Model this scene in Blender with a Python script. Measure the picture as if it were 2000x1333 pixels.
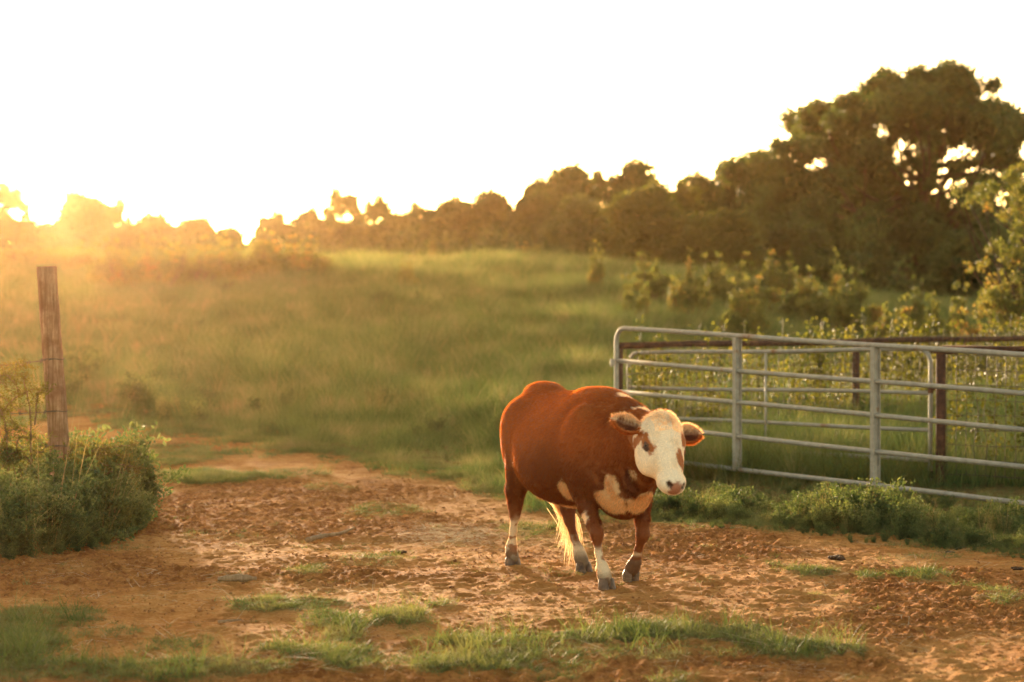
import bpy, math, random
import numpy as np
from mathutils import Vector, Matrix

for _o in list(bpy.data.objects):
    bpy.data.objects.remove(_o, do_unlink=True)
SC = bpy.context.scene
COL = SC.collection
R = math.radians

# ------------------------------------------------------------------ camera
CAM_H, F, HZ = 1.67, 4722.0, 600.0            # eye height; focal length and horizon of the 2000 px wide photograph
cam = bpy.data.objects.new('camera', bpy.data.cameras.new('camera'))
COL.objects.link(cam)
cam.location = (0, 0, CAM_H)
cam.rotation_euler = (R(90) - math.atan(66.5 / F), 0, 0)
cam.data.sensor_width = 36
cam.data.lens = 85
cam.data.clip_start = 0.1
cam.data.clip_end = 5000
cam.data.dof.use_dof = True
cam.data.dof.focus_distance = 15.2
cam.data.dof.aperture_fstop = 2.6
SC.camera = cam

# ------------------------------------------------------------------ sky and sun
SUN_AZ, SUN_EL = R(-12.2), R(4.4)             # azimuth from +Y towards +X
w = bpy.data.worlds.new('World')
SC.world = w
w.use_nodes = True
nt = w.node_tree
bg = nt.nodes['Background']
sky = nt.nodes.new('ShaderNodeTexSky')
sky.sky_type = 'NISHITA'
sky.sun_disc = False
sky.sun_elevation = SUN_EL
sky.sun_rotation = SUN_AZ
sky.air_density = 0.5
sky.dust_density = 0.8
sky.ozone_density = 0.3
tint = nt.nodes.new('ShaderNodeMix')
tint.data_type = 'RGBA'
tint.blend_type = 'MULTIPLY'
tint.inputs[0].default_value = 1.0
tint.inputs[7].default_value = (1.0, 0.76, 0.46, 1)      # the photograph's warm white balance
nt.links.new(sky.outputs[0], tint.inputs[6])
nt.links.new(tint.outputs[2], bg.inputs[0])
bg.inputs[1].default_value = 0.15
sun = bpy.data.objects.new('sun', bpy.data.lights.new('sun', 'SUN'))
COL.objects.link(sun)
sun.data.energy = 3.0
sun.data.angle = R(1.5)
sun.data.color = (1.0, 0.74, 0.46)
sd = Vector((math.sin(SUN_AZ) * math.cos(SUN_EL), math.cos(SUN_AZ) * math.cos(SUN_EL), math.sin(SUN_EL)))
sun.rotation_euler = sd.to_track_quat('Z', 'Y').to_euler()
sun.location = sd * 60

vs = SC.view_settings
vs.view_transform = 'Standard'
vs.look = 'None'
vs.exposure = 2.85
vs.gamma = 1.0
vs.use_curve_mapping = False
SC.render.engine = 'CYCLES'
cy = SC.cycles
cy.use_denoising = True
cy.max_bounces = 6
cy.diffuse_bounces = 3
cy.glossy_bounces = 2
cy.transmission_bounces = 4
cy.volume_bounces = 0
cy.transparent_max_bounces = 6
cy.use_adaptive_sampling = True
cy.adaptive_threshold = 0.015

# ------------------------------------------------------------------ helpers
rng = np.random.default_rng(7)


def hash2(ix, iy, seed):
    n = (ix.astype(np.int64) * 374761393 + iy.astype(np.int64) * 668265263 + seed * 982451653) & 0x7fffffff
    n = ((n ^ (n >> 13)) * 1274126177) & 0x7fffffff
    n = n ^ (n >> 16)
    return (n & 0xffff) / 65535.0


def vnoise(x, y, s=0):
    x = np.asarray(x, float); y = np.asarray(y, float)
    ix = np.floor(x); iy = np.floor(y)
    fx = x - ix; fy = y - iy
    fx = fx * fx * (3 - 2 * fx); fy = fy * fy * (3 - 2 * fy)
    a = hash2(ix, iy, s); b = hash2(ix + 1, iy, s); c = hash2(ix, iy + 1, s); d = hash2(ix + 1, iy + 1, s)
    return (a + (b - a) * fx) * (1 - fy) + (c + (d - c) * fx) * fy


def fbm(x, y, o=4, s=0):
    t = 0; a = .5; tot = 0
    for i in range(o):
        c_, s_ = math.cos(i * 1.3), math.sin(i * 1.3)
        t = t + a * vnoise((x * c_ - y * s_) * 2 ** i + 17.3 * i, (x * s_ + y * c_) * 2 ** i - 9.1 * i, s + i)
        tot += a; a *= .5
    return t / tot


def n3(p, f, s=0):
    """cheap 3-D noise in -1..1 from three 2-D slices"""
    return (vnoise(p[:, 0] * f + 31, p[:, 1] * f + p[:, 2] * f * .37, s) + vnoise(p[:, 1] * f, p[:, 2] * f + p[:, 0] * f * .41, s + 1)
            + vnoise(p[:, 2] * f - 11, p[:, 0] * f - p[:, 1] * f * .29, s + 2)) * 2 / 3 - 1


def sst(a, b, x):
    t = np.clip((x - a) / (b - a), 0, 1)
    return t * t * (3 - 2 * t)


def mesh_np(name, V, Fq, mat=None, smooth=True, attrs=None):
    """mesh from numpy vertices and faces (one int array: all triangles or all quads)"""
    V = np.asarray(V, np.float32); Fq = np.asarray(Fq, np.int32)
    m = bpy.data.meshes.new(name)
    k = Fq.shape[1]
    m.vertices.add(len(V)); m.vertices.foreach_set('co', V.ravel())
    m.loops.add(Fq.size); m.loops.foreach_set('vertex_index', Fq.ravel())
    m.polygons.add(len(Fq))
    m.polygons.foreach_set('loop_start', np.arange(0, Fq.size, k, dtype=np.int32))
    try:
        m.polygons.foreach_set('loop_total', np.full(len(Fq), k, np.int32))
    except Exception:
        pass
    m.polygons.foreach_set('use_smooth', np.full(len(Fq), smooth, bool))
    for an, av in (attrs or {}).items():
        av = np.asarray(av, np.float32)
        if av.ndim == 1:
            at = m.attributes.new(an, 'FLOAT', 'POINT'); at.data.foreach_set('value', av)
        else:
            at = m.attributes.new(an, 'FLOAT_COLOR', 'POINT')
            at.data.foreach_set('color', np.hstack([av, np.ones((len(av), 1), np.float32)]).astype(np.float32).ravel())
    m.update(calc_edges=True)
    m.validate()
    if mat: m.materials.append(mat)
    return m


def obj(name, mesh, parent=None, label=None, cat=None, group=None, kind=None, loc=None):
    o = bpy.data.objects.new(name, mesh)
    COL.objects.link(o)
    if parent is not None: o.parent = parent
    if label: o['label'] = label
    if cat: o['category'] = cat
    if group: o['group'] = group
    if kind: o['kind'] = kind
    if loc is not None: o.location = loc
    return o


class MB:
    """collects pieces into one mesh"""
    def __init__(s): s.V = []; s.T = []; s.n = 0

    def add(s, V, T):
        V = np.asarray(V, float); T = np.asarray(T, int)
        if T.shape[1] == 4: T = np.vstack([T[:, [0, 1, 2]], T[:, [0, 2, 3]]])
        s.V.append(V); s.T.append(T + s.n); s.n += len(V)

    def tube(s, pts, rad, seg=8, cap=True, noise=0):
        P = np.asarray(pts, float); n = len(P)
        rad = np.full(n, rad) if np.isscalar(rad) else np.asarray(rad, float)
        tg = np.gradient(P, axis=0); tg /= np.linalg.norm(tg, axis=1)[:, None] + 1e-12
        up = np.array([0, 0, 1.]) if abs(tg[0, 2]) < .9 else np.array([1., 0, 0])
        a = np.linspace(0, 2 * math.pi, seg, endpoint=False)
        V = []
        for i in range(n):
            u = up - tg[i] * np.dot(up, tg[i]); u /= np.linalg.norm(u); v = np.cross(tg[i], u); up = u
            rr = rad[i] * (1 + noise * (rng.random(seg) - .5))
            V.append(P[i] + (np.cos(a) * rr)[:, None] * u + (np.sin(a) * rr)[:, None] * v)
        V = np.vstack(V)
        Q = []
        for i in range(n - 1):
            for j in range(seg):
                k = (j + 1) % seg
                Q.append((i * seg + j, i * seg + k, (i + 1) * seg + k, (i + 1) * seg + j))
        T = np.array(Q); T = np.vstack([T[:, [0, 1, 2]], T[:, [0, 2, 3]]])
        if cap:
            c0, c1 = len(V), len(V) + 1
            V = np.vstack([V, P[0], P[-1]])
            C = [(c0, (j + 1) % seg, j) for j in range(seg)] + [(c1, (n - 1) * seg + j, (n - 1) * seg + (j + 1) % seg) for j in range(seg)]
            T = np.vstack([T, C])
        s.add(V, T)

    def box(s, c, ax, ay, az):
        """box from centre and three half-axis vectors"""
        c, ax, ay, az = (np.asarray(q, float) for q in (c, ax, ay, az))
        V = [c + i * ax + j * ay + k * az for k in (-1, 1) for j in (-1, 1) for i in (-1, 1)]
        s.add(V, [(0, 2, 3, 1), (4, 5, 7, 6), (0, 1, 5, 4), (2, 6, 7, 3), (0, 4, 6, 2), (1, 3, 7, 5)])

    def mesh(s, name, mat, smooth=True):
        return mesh_np(name, np.vstack(s.V), np.vstack(s.T), mat, smooth)


def spline(pts, n=8):
    """Catmull-Rom through points"""
    P = np.asarray(pts, float)
    P = np.vstack([2 * P[0] - P[1], P, 2 * P[-1] - P[-2]])
    out = []
    for i in range(1, len(P) - 2):
        for t in np.linspace(0, 1, n, endpoint=False):
            out.append(.5 * (2 * P[i] + (P[i + 1] - P[i - 1]) * t + (2 * P[i - 1] - 5 * P[i] + 4 * P[i + 1] - P[i + 2]) * t * t
                             + (3 * P[i] - P[i - 1] - 3 * P[i + 1] + P[i + 2]) * t ** 3))
    out.append(P[-2])
    return np.array(out)


# ------------------------------------------------------------------ materials
class NT:
    def __init__(s, name):
        s.m = bpy.data.materials.new(name); s.m.use_nodes = True
        s.t = s.m.node_tree; s.b = s.t.nodes['Principled BSDF']; s.out = s.t.nodes['Material Output']

    def n(s, kind, **kw):
        nd = s.t.nodes.new('ShaderNode' + kind)
        for k, v in kw.items(): setattr(nd, k, v)
        return nd

    def l(s, a, b): s.t.links.new(a, b)

    def pos(s): return s.n('NewGeometry').outputs['Position']

    def noise(s, vec, scale, detail=4, rough=.55, dist=0):
        nd = s.n('TexNoise'); nd.inputs['Scale'].default_value = scale; nd.inputs['Detail'].default_value = detail
        nd.inputs['Roughness'].default_value = rough; nd.inputs['Distortion'].default_value = dist
        if vec is not None: s.l(vec, nd.inputs['Vector'])
        return nd.outputs[0]

    def ramp(s, fac, stops):
        r = s.n('ValToRGB'); e = r.color_ramp.elements
        while len(e) < len(stops): e.new(.5)
        for i, (p, c) in enumerate(stops):
            e[i].position = p; e[i].color = (*c, 1) if len(c) == 3 else c
        s.l(fac, r.inputs[0]); return r.outputs[0]

    def mix(s, fac, a, b, mode='MIX'):
        m = s.n('Mix', data_type='RGBA', blend_type=mode)
        for sock, v in ((m.inputs[0], fac), (m.inputs[6], a), (m.inputs[7], b)):
            if isinstance(v, (int, float)): sock.default_value = v
            elif isinstance(v, tuple): sock.default_value = (*v, 1)
            else: s.l(v, sock)
        return m.outputs[2]

    def math(s, op, a, b=None, clamp=False):
        m = s.n('Math', operation=op, use_clamp=clamp)
        for i, v in enumerate((a, b)):
            if v is None: continue
            if isinstance(v, (int, float)): m.inputs[i].default_value = v
            else: s.l(v, m.inputs[i])
        return m.outputs[0]

    def bump(s, h, strength=.5, dist=.02):
        b = s.n('Bump'); b.inputs['Strength'].default_value = strength; b.inputs['Distance'].default_value = dist
        s.l(h, b.inputs['Height']); s.l(b.outputs[0], s.b.inputs['Normal']); return b

    def col(s, c):
        if isinstance(c, tuple): s.b.inputs['Base Color'].default_value = (*c, 1)
        else: s.l(c, s.b.inputs['Base Color'])

    def rough(s, r, spec=.3):
        s.b.inputs['Roughness'].default_value = r; s.b.inputs['Specular IOR Level'].default_value = spec


def leaf_mat(name, stops, scale=1.5, trans=.45, tcol=(1.3, 1.25, .6), rnd=.35, rough=.6):
    """leaves: colour drifts through space and differs a little from plant to plant; light passes through"""
    s = NT(name)
    nz = s.noise(s.pos(), scale, 3)
    oi = s.n('ObjectInfo').outputs['Random']
    ra = s.n('NewGeometry').outputs['Random Per Island']
    f = s.math('ADD', s.math('MULTIPLY', s.math('SUBTRACT', nz, .5), 2.3), s.math('MULTIPLY', oi, rnd * .5))
    f = s.math('ADD', f, s.math('MULTIPLY', ra, rnd))
    f = s.math('ADD', f, .5 - rnd * .75, True)
    c = s.ramp(f, stops)
    s.col(c); s.rough(rough, .25)
    tr = s.n('BsdfTranslucent')
    s.l(s.mix(1.0, c, tcol, 'MULTIPLY'), tr.inputs[0])
    mx = s.n('MixShader'); mx.inputs[0].default_value = trans
    s.l(s.b.outputs[0], mx.inputs[1]); s.l(tr.outputs[0], mx.inputs[2]); s.l(mx.outputs[0], s.out.inputs[0])
    return s.m


def bark_mat(name, c1, c2, sc=6):
    s = NT(name)
    mp = s.n('Mapping'); mp.inputs['Scale'].default_value = (sc, sc, sc * .15)
    tc = s.n('TexCoord'); s.l(tc.outputs['Object'], mp.inputs[0])
    nz = s.noise(mp.outputs[0], 3, 5, .65)
    s.col(s.ramp(nz, [(.3, c1), (.7, c2)])); s.rough(.9, .15); s.bump(nz, .6, .02)
    return s.m


M_GRASS = leaf_mat('pasture_grass', [(0, (.040, .070, .026)), (.45, (.095, .145, .056)), (.8, (.17, .20, .09)), (1, (.30, .26, .14))], 1.3, .5, (1.25, 1.2, .6), .6)
M_SEED = leaf_mat('dry_seed_heads', [(0, (.22, .15, .06)), (1, (.42, .30, .14))], 1, .5, (1.1, 1, .8))
M_SHORT = leaf_mat('short_grass', [(0, (.060, .085, .030)), (.55, (.11, .135, .050)), (1, (.25, .22, .10))], 2.5, .4, (1.2, 1.2, .6), .4)
M_WEED = leaf_mat('weed_leaves', [(0, (.045, .062, .024)), (.5, (.090, .118, .045)), (1, (.21, .22, .09))], 3.0, .42, (1.2, 1.2, .6), .5)
M_VINE = leaf_mat('vine_leaves', [(0, (.05, .058, .015)), (.5, (.10, .105, .024)), (1, (.20, .18, .045))], 3, .40, (1.4, 1.3, .5), .4)
M_TREE = leaf_mat('oak_leaves', [(0, (.028, .048, .014)), (.5, (.052, .086, .026)), (1, (.11, .15, .046))], .45, .28, (1.3, 1.2, .5), .5)
M_TREE2 = leaf_mat('light_tree_leaves', [(0, (.045, .06, .016)), (.5, (.080, .098, .026)), (1, (.15, .16, .045))], .4, .4, (1.4, 1.25, .5), .3)
M_SHRUB = leaf_mat('shrub_leaves', [(0, (.06, .075, .025)), (.45, (.13, .15, .048)), (.78, (.20, .19, .06)), (1, (.30, .17, .06))], 1.0, .45, (1.4, 1.25, .6), .4)
M_THORN = leaf_mat('thorn_leaves', [(0, (.06, .055, .018)), (.5, (.10, .10, .028)), (1, (.17, .15, .045))], 3, .5, (1.5, 1.25, .5), .4)
M_STRAW = leaf_mat('straw', [(0, (.42, .29, .16)), (1, (.66, .52, .32))], 5, .3, (1, .95, .8))
M_STICK = bark_mat('bare_stick', (.20, .12, .065), (.38, .25, .15), 20)
M_BARK = bark_mat('bark', (.045, .030, .02), (.11, .08, .055))
M_TWIG = bark_mat('twig', (.09, .055, .03), (.19, .13, .08), 20)

# ------------------------------------------------------------------ terrain
def hill(x, y):
    """broad form of the land, no small relief"""
    x = np.asarray(x, float); y = np.asarray(y, float)
    r = x / np.maximum(y, 9)
    hc = np.interp(r, [-.30, -.2, -.1, 0, .035, .08, .12, .17, .30], [3.05, 3.0, 2.95, 3.05, 2.85, 2.4, 1.95, 1.5, 1.2])
    s = sst(19, 84, y)
    z = hc * s - 1.2 * sst(88, 130, y)
    z = z + .30 * (fbm(x * .11, y * .09, 3, 40) - .5) * sst(24, 40, y) + .22 * (fbm(x * .5, y * .28, 3, 46) - .5) * sst(28, 45, y)
    z = z - .14 * sst(.03, .065, r) * sst(18, 20.5, y) * (1 - sst(27, 31, y))
    return z


def uv_of(x, y):
    """where a spot of the level yard lies, in photograph units (used only to lay out the plan)"""
    return 1000 + F * x / y, HZ + CAM_H * F / y


def xy_of(u, v):
    y = CAM_H * F / (v - HZ)
    return (u - 1000) / F * y, y


def at(u, D):
    return (u - 1000) / F * D


BU = [-900, -200, 150, 300, 420, 470, 560, 720, 850, 940, 1000, 1060, 1180, 1270, 1400, 1550, 1800, 2000, 2600]
BV = [850, 852, 856, 869, 877, 886, 904, 928, 938, 968, 985, 1000, 1012, 1020, 1036, 1046, 1075, 1092, 1130]
# green patches of the yard: u, v, half-width, half-height, cover
PATCH = [(120, 1318, 200, 30, .9), (330, 1268, 90, 14, .6), (600, 1285, 110, 18, .85), (200, 1240, 120, 14, .6), (1120, 1275, 120, 16, .7), (330, 905, 120, 18, .8), (400, 942, 95, 12, .9), (560, 936, 70, 10, .55), (450, 905, 60, 10, .5), (250, 950, 60, 8, .6), (650, 960, 60, 8, .5), (90, 1215, 135, 30, .9), (30, 1285, 150, 38, 1), (240, 1330, 170, 28, .8), (540, 1187, 120, 14, .9),
         (640, 1214, 60, 18, .75), (790, 1215, 62, 22, .95), (670, 1247, 38, 20, .9), (405, 1255, 32, 9, .6), (490, 1251, 28, 8, .6),
         (600, 1120, 38, 8, .7), (760, 1003, 80, 12, .6), (900, 1030, 90, 12, .3), (715, 1097, 70, 10, .45), (870, 1186, 36, 8, .6), (760, 1107, 14, 4, .6),
         (430, 1312, 160, 30, .9), (700, 1300, 90, 34, .9), (900, 1288, 170, 36, 1), (1010, 1262, 120, 18, .8), (1080, 1310, 90, 30, .6), (1240, 1246, 170, 16, 1),
         (1420, 1248, 150, 20, 1), (1560, 1275, 130, 22, .95), (1420, 1278, 170, 14, .6), (1290, 1290, 60, 18, .8), (1190, 1288, 34, 8, .7), (1330, 1336, 50, 18, .7),
         (1660, 1330, 40, 8, .5), (1515, 1110, 38, 9, .8), (1600, 1118, 72, 13, .95), (1700, 1128, 32, 12, .7), (1805, 1122, 62, 20, .85), (1885, 1148, 50, 12, .5),
         (1960, 1174, 46, 14, .7), (1600, 1171, 28, 6, .5), (1830, 1092, 50, 8, .5), (1765, 1092, 28, 8, .5), (60, 1095, 70, 14, .5), (240, 1075, 50, 10, .5),
         (1050, 1040, 70, 20, .6), (1130, 1075, 50, 8, .3), (430, 1155, 20, 5, .4), (150, 1115, 60, 6, .35), (1385, 1075, 26, 5, .4)]


def cover(x, y):
    """how much grass grows at a spot: 0 bare clay, 1 meadow"""
    u, v = uv_of(x, np.maximum(y, 2))
    nz = fbm(x * 1.1, y * .8, 4, 3) - .5
    nf = fbm(x * 5, y * 3, 3, 8) - .5
    b = np.interp(u, BU, BV)
    d = (b - v) + nz * 55 + nf * 30
    m = sst(-14, 22, d)
    p = np.zeros_like(m)
    for pu, pv, ru, rv, c in PATCH:
        q = ((u - pu) / ru) ** 2 + ((v - pv) / rv) ** 2
        p = np.maximum(p, c * (1 - sst(.35, 1.5, q + nz * 2.2 + nf * 2.2)))
    out = (u < -100) | (u > 2100) | (v > 1345)
    p = np.where(out, sst(.12, .2, fbm(x * .9, y * 1.2, 4, 90) - .42) * .8, p)
    return np.maximum(m, p)


# one sheet: fine relief where the photograph looks at it closely, coarse to the horizon
rows = np.concatenate([[-60, -30, -12, -3, 2, 5, 7, 8.5], np.geomspace(9.3, 33, 560), np.linspace(33.3, 100, 110)[1:], [110, 125, 150, 200, 300, 480]])
rc = np.concatenate([[-9, -5, -2.5, -1.3, -.8, -.5], np.linspace(-.33, .33, 620), [.5, .8, 1.3, 2.5, 5, 9]])
YY, RR = np.meshgrid(rows, rc, indexing='ij')
XX = RR * np.clip(YY, 9, 120)
gx, gy = XX.ravel(), YY.ravel()
ZZ = hill(gx, gy)
gc = cover(gx, gy)
near = (1 - sst(26, 40, gy)) * sst(8.5, 9.5, gy)
lump = fbm(gx * 2.0, gy * 2.0, 3, 11) - .5
churn = sst(.42, .62, fbm(gx * .8, gy * .6, 3, 15))                       # where hooves have churned the clay
rid = 1 - np.abs(2 * fbm(gx * 9, gy * 8, 3, 21) - 1)
cl = np.maximum(fbm(gx * 34, gy * 26, 3, 25) - .5, 0)
ZZ = ZZ + near * (.036 * lump + (.006 + .014 * churn) * (rid - .6) + (.03 + .05 * churn) * cl * (1 - .6 * gc) + .02 * gc)
# hoof prints
hp = np.random.default_rng(3)
for k in range(420):
    hy = hp.uniform(10.5, 21); hx = hp.uniform(-.25, .25) * hy
    sel = (np.abs(gx - hx) < .16) & (np.abs(gy - hy) < .16)
    q = ((gx[sel] - hx) / .05) ** 2 + ((gy[sel] - hy) / .065) ** 2
    ZZ[sel] += -.018 * np.exp(-q * 1.2) + .008 * np.exp(-(np.sqrt(q) - 1.7) ** 2 * 4)
ni, nj = XX.shape
idx = np.arange(ni * nj).reshape(ni, nj)
Q = np.stack([idx[:-1, :-1], idx[:-1, 1:], idx[1:, 1:], idx[1:, :-1]], -1).reshape(-1, 4)

s = NT('clay_ground')
P = s.pos()
a_ = s.n('Attribute', attribute_name='cover').outputs['Fac']
ch = s.n('Attribute', attribute_name='churn').outputs['Fac']
n1 = s.noise(P, 1.3, 6, .6, .3); n2 = s.noise(P, 11, 6, .7, .6); n3_ = s.noise(P, 60, 4, .7)
clay = s.ramp(s.math('ADD', s.math('MULTIPLY', n1, .5), s.math('MULTIPLY', n2, .5)),
              [(.34, (.22, .085, .024)), (.47, (.38, .165, .048)), (.56, (.48, .235, .078)), (.68, (.53, .29, .11))])
dark = s.ramp(n2, [(.4, (.17, .055, .016)), (.62, (.40, .165, .046))])
clay = s.mix(s.math('MULTIPLY', ch, .75), clay, dark)
clay = s.mix(.35, clay, s.ramp(n3_, [(.35, (.35, .35, .35)), (.65, (1.4, 1.35, 1.3))]), 'MULTIPLY')
soil = s.ramp(n2, [(.35, (.045, .045, .018)), (.6, (.10, .10, .035)), (.75, (.17, .13, .055))])
fac = s.math('POWER', a_, 3.5, True)
s.col(s.mix(s.math('MULTIPLY', fac, .85), clay, soil))
s.rough(1.0, .03)
s.bump(s.math('ADD', s.math('MULTIPLY', n2, .5), s.math('MULTIPLY', n3_, .6)), .9, .025)
ground = obj('ground', mesh_np('ground', np.stack([gx, gy, ZZ], 1), Q, s.m, True, {'cover': gc, 'churn': churn * (1 - gc)}), kind='structure')
del Q

_rows_f = rows; _Zg = ZZ.reshape(ni, nj)


def ground_z(x, y):
    """height of the built sheet"""
    x = np.atleast_1d(np.asarray(x, float)); y = np.atleast_1d(np.asarray(y, float))
    i = np.clip(np.searchsorted(rows, y) - 1, 0, ni - 2); t = (y - rows[i]) / (rows[i + 1] - rows[i])
    r = x / np.clip(y, 9, 120)
    j = np.clip(np.searchsorted(rc, r) - 1, 0, nj - 2); q = (r - rc[j]) / (rc[j + 1] - rc[j])
    return (_Zg[i, j] * (1 - q) + _Zg[i, j + 1] * q) * (1 - t) + (_Zg[i + 1, j] * (1 - q) + _Zg[i + 1, j + 1] * q) * t


# ------------------------------------------------------------------ plants made of many leaves
def blades(n, h, spread, width, lean=.45, seed=0, segs=2, hvar=.5, curl=.5):
    """a tuft of grass blades, each a narrow bent strip"""
    g = np.random.default_rng(seed)
    V = []; T = []
    for k in range(n):
        a = g.uniform(0, 6.283); rr = spread * math.sqrt(g.random())
        bx, by = rr * math.cos(a), rr * math.sin(a)
        d = a + g.normal(0, .8); L = h * (1 - hvar * g.random()); ln = lean * g.uniform(.2, 1.2)
        wd = width * g.uniform(.6, 1.2); fa = g.uniform(0, 6.283); wx, wy = math.cos(fa) * wd / 2, math.sin(fa) * wd / 2
        o = len(V)
        for i in range(segs + 1):
            t = i / segs
            px = bx + math.cos(d) * L * (ln * t + curl * ln * t * t); py = by + math.sin(d) * L * (ln * t + curl * ln * t * t)
            pz = L * t * (1 - .3 * ln * t)
            k_ = (1 - t * .75) if i < segs else 0
            if i < segs: V += [(px - wx * k_, py - wy * k_, pz), (px + wx * k_, py + wy * k_, pz)]
            else: V += [(px, py, pz)]
        for i in range(segs - 1):
            T += [(o + 2 * i, o + 2 * i + 1, o + 2 * i + 3), (o + 2 * i, o + 2 * i + 3, o + 2 * i + 2)]
        e = o + 2 * (segs - 1)
        T += [(e, e + 1, e + 2)]
    return np.array(V), np.array(T)


def leaf_quads(C, size, g, nrm=None, aspect=.55, droop=0, flat=0.0):
    """one folded leaf (two triangles) at each point"""
    n = len(C)
    size = np.full(n, size) * g.uniform(.6, 1.3, n)
    a = g.normal(size=(n, 3)); a[:, 2] = a[:, 2] * (1 - flat) - droop; a /= np.linalg.norm(a, axis=1)[:, None]
    b = g.normal(size=(n, 3))
    if nrm is not None: b = np.cross(a, nrm + .7 * b)
    b -= a * (a * b).sum(1)[:, None]; b /= np.linalg.norm(b, axis=1)[:, None] + 1e-9
    c = np.cross(a, b)
    L = size[:, None]
    V = np.stack([C, C + a * L * .5 + b * L * aspect * .5 + c * L * .08, C + a * L, C + a * L * .5 - b * L * aspect * .5 + c * L * .08], 1).reshape(-1, 3)
    o = np.arange(n)[:, None] * 4
    T = np.vstack([o + [0, 1, 2], o + [0, 2, 3]])
    return V, T


def weed_proto(seed, h=.4, stems=7, lf=.035):
    """a bushy weed: leaning stems with divided leaves all the way up"""
    g = np.random.default_rng(seed); mb = MB(); C = []
    for k in range(stems):
        a = g.uniform(0, 6.283); ln = g.uniform(.1, .75); H = h * g.uniform(.55, 1.05)
        p = [(0.02 * math.cos(a), .02 * math.sin(a), 0), (ln * H * .4 * math.cos(a), ln * H * .4 * math.sin(a), H * .55), (ln * H * math.cos(a + .2), ln * H * math.sin(a + .2), H)]
        P_ = spline(p, 4); mb.tube(P_, np.linspace(.004, .0015, len(P_)), 3, False)
        for i in range(1, len(P_)):
            for q in range(5):
                d = g.normal(size=3); d[2] = abs(d[2]) * .35; d /= np.linalg.norm(d)
                L = h * .24 * g.uniform(.5, 1.1)
                for t in np.linspace(.25, 1, 5):
                    C.append(P_[i] + d * L * t + [0, 0, -.25 * L * t * t])
    V, T = leaf_quads(np.array(C), lf, g, aspect=.45, droop=.1)
    mb.add(V, T)
    return mb


def scatter(name, protos, pts, scl, kind='stuff', tilt=.15, seed=1, label=None):
    """many copies of a few plants spread over points with a geometry nodes modifier"""
    g = np.random.default_rng(seed)
    n = len(pts)
    me = bpy.data.meshes.new(name); me.vertices.add(n); me.vertices.foreach_set('co', np.asarray(pts, np.float32).ravel())
    rot = np.stack([g.normal(0, tilt, n), g.normal(0, tilt, n), g.uniform(0, 6.283, n)], 1).astype(np.float32)
    A = me.attributes.new('rot', 'FLOAT_VECTOR', 'POINT'); A.data.foreach_set('vector', rot.ravel())
    A = me.attributes.new('scl', 'FLOAT', 'POINT'); A.data.foreach_set('value', np.asarray(scl, np.float32))
    A = me.attributes.new('pick', 'INT', 'POINT'); A.data.foreach_set('value', g.integers(0, len(protos), n).astype(np.int32))
    src = bpy.data.collections.new(name + '_source')
    for i, p in enumerate(protos):
        src.objects.link(bpy.data.objects.new(f'{name}_source_{i}', p))
    ng = bpy.data.node_groups.new(name + '_nodes', 'GeometryNodeTree')
    ng.interface.new_socket('Geometry', in_out='INPUT', socket_type='NodeSocketGeometry')
    ng.interface.new_socket('Geometry', in_out='OUTPUT', socket_type='NodeSocketGeometry')
    N = ng.nodes.new; L = ng.links.new
    gi, go = N('NodeGroupInput'), N('NodeGroupOutput')
    ci = N('GeometryNodeCollectionInfo'); ci.inputs[0].default_value = src; ci.inputs[1].default_value = True; ci.inputs[2].default_value = True
    ip = N('GeometryNodeInstanceOnPoints'); ip.inputs['Pick Instance'].default_value = True

    def attr(nm, ty):
        a = N('GeometryNodeInputNamedAttribute'); a.data_type = ty; a.inputs[0].default_value = nm
        return a.outputs[0]
    L(gi.outputs[0], ip.inputs['Points']); L(ci.outputs[0], ip.inputs['Instance'])
    L(attr('pick', 'INT'), ip.inputs['Instance Index']); L(attr('rot', 'FLOAT_VECTOR'), ip.inputs['Rotation']); L(attr('scl', 'FLOAT'), ip.inputs['Scale'])
    L(ip.outputs[0], go.inputs[0])
    o = obj(name, me, kind=kind, label=label)
    md = o.modifiers.new('scatter', 'NODES'); md.node_group = ng
    return o


def pts_in(n, y0, y1, rmax, g, pw=1.0):
    """points spread over the wedge in front of the camera, even over the land when pw = 1"""
    y = np.sqrt(g.uniform(y0 ** (2 * pw), y1 ** (2 * pw), n)) if pw == 1 else (g.uniform(y0 ** pw, y1 ** pw, n)) ** (1 / pw)
    return g.uniform(-rmax, rmax, n) * y, y


g = np.random.default_rng(5)
# meadow
x, y = pts_in(90000, 16.5, 88, .27, g, 1.15)
c = cover(x, y)
u, v = uv_of(x, y)
b = np.interp(u, BU, BV)
dd = np.clip((b - v) / 90, 0, 1)
weedzone = (u > 1255) & (v > 935)
keep = (g.random(len(x)) < c * 1.05) & (c > .25) & (b - v > -20) & ~(weedzone & (g.random(len(x)) < .6))
x, y, dd = x[keep], y[keep], dd[keep]
hz = (.55 + .75 * fbm(x * .25, y * .2, 3, 60)) * (.35 + 1.3 * fbm(x * 1.7, y * 1.1, 3, 61))
dd = np.where((x / y > .045) & (y > 16) & (y < 26), dd * .1, dd)
sc = (.32 + .68 * dd) * hz * np.where((x / y > .045) & (y > 16) & (y < 25.5), .6, 1) * g.uniform(.7, 1.25, len(x)) * (1 + sst(45, 80, y) * .35)
protos = []
for k in range(5):
    V, T = blades((34, 26, 34, 20, 30)[k], (.40, .34, .46, .52, .30)[k], (.16, .08, .14, .10, .18)[k], (.0075, .010, .008, .011, .008)[k], .55, 100 + k, 2, .6, .8)
    protos.append(mesh_np(f'tuft_mesh_{k}', V, T, M_GRASS, False))
scatter('tall_grass', protos, np.stack([x, y, ground_z(x, y) - .01], 1), sc, seed=2)
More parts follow.
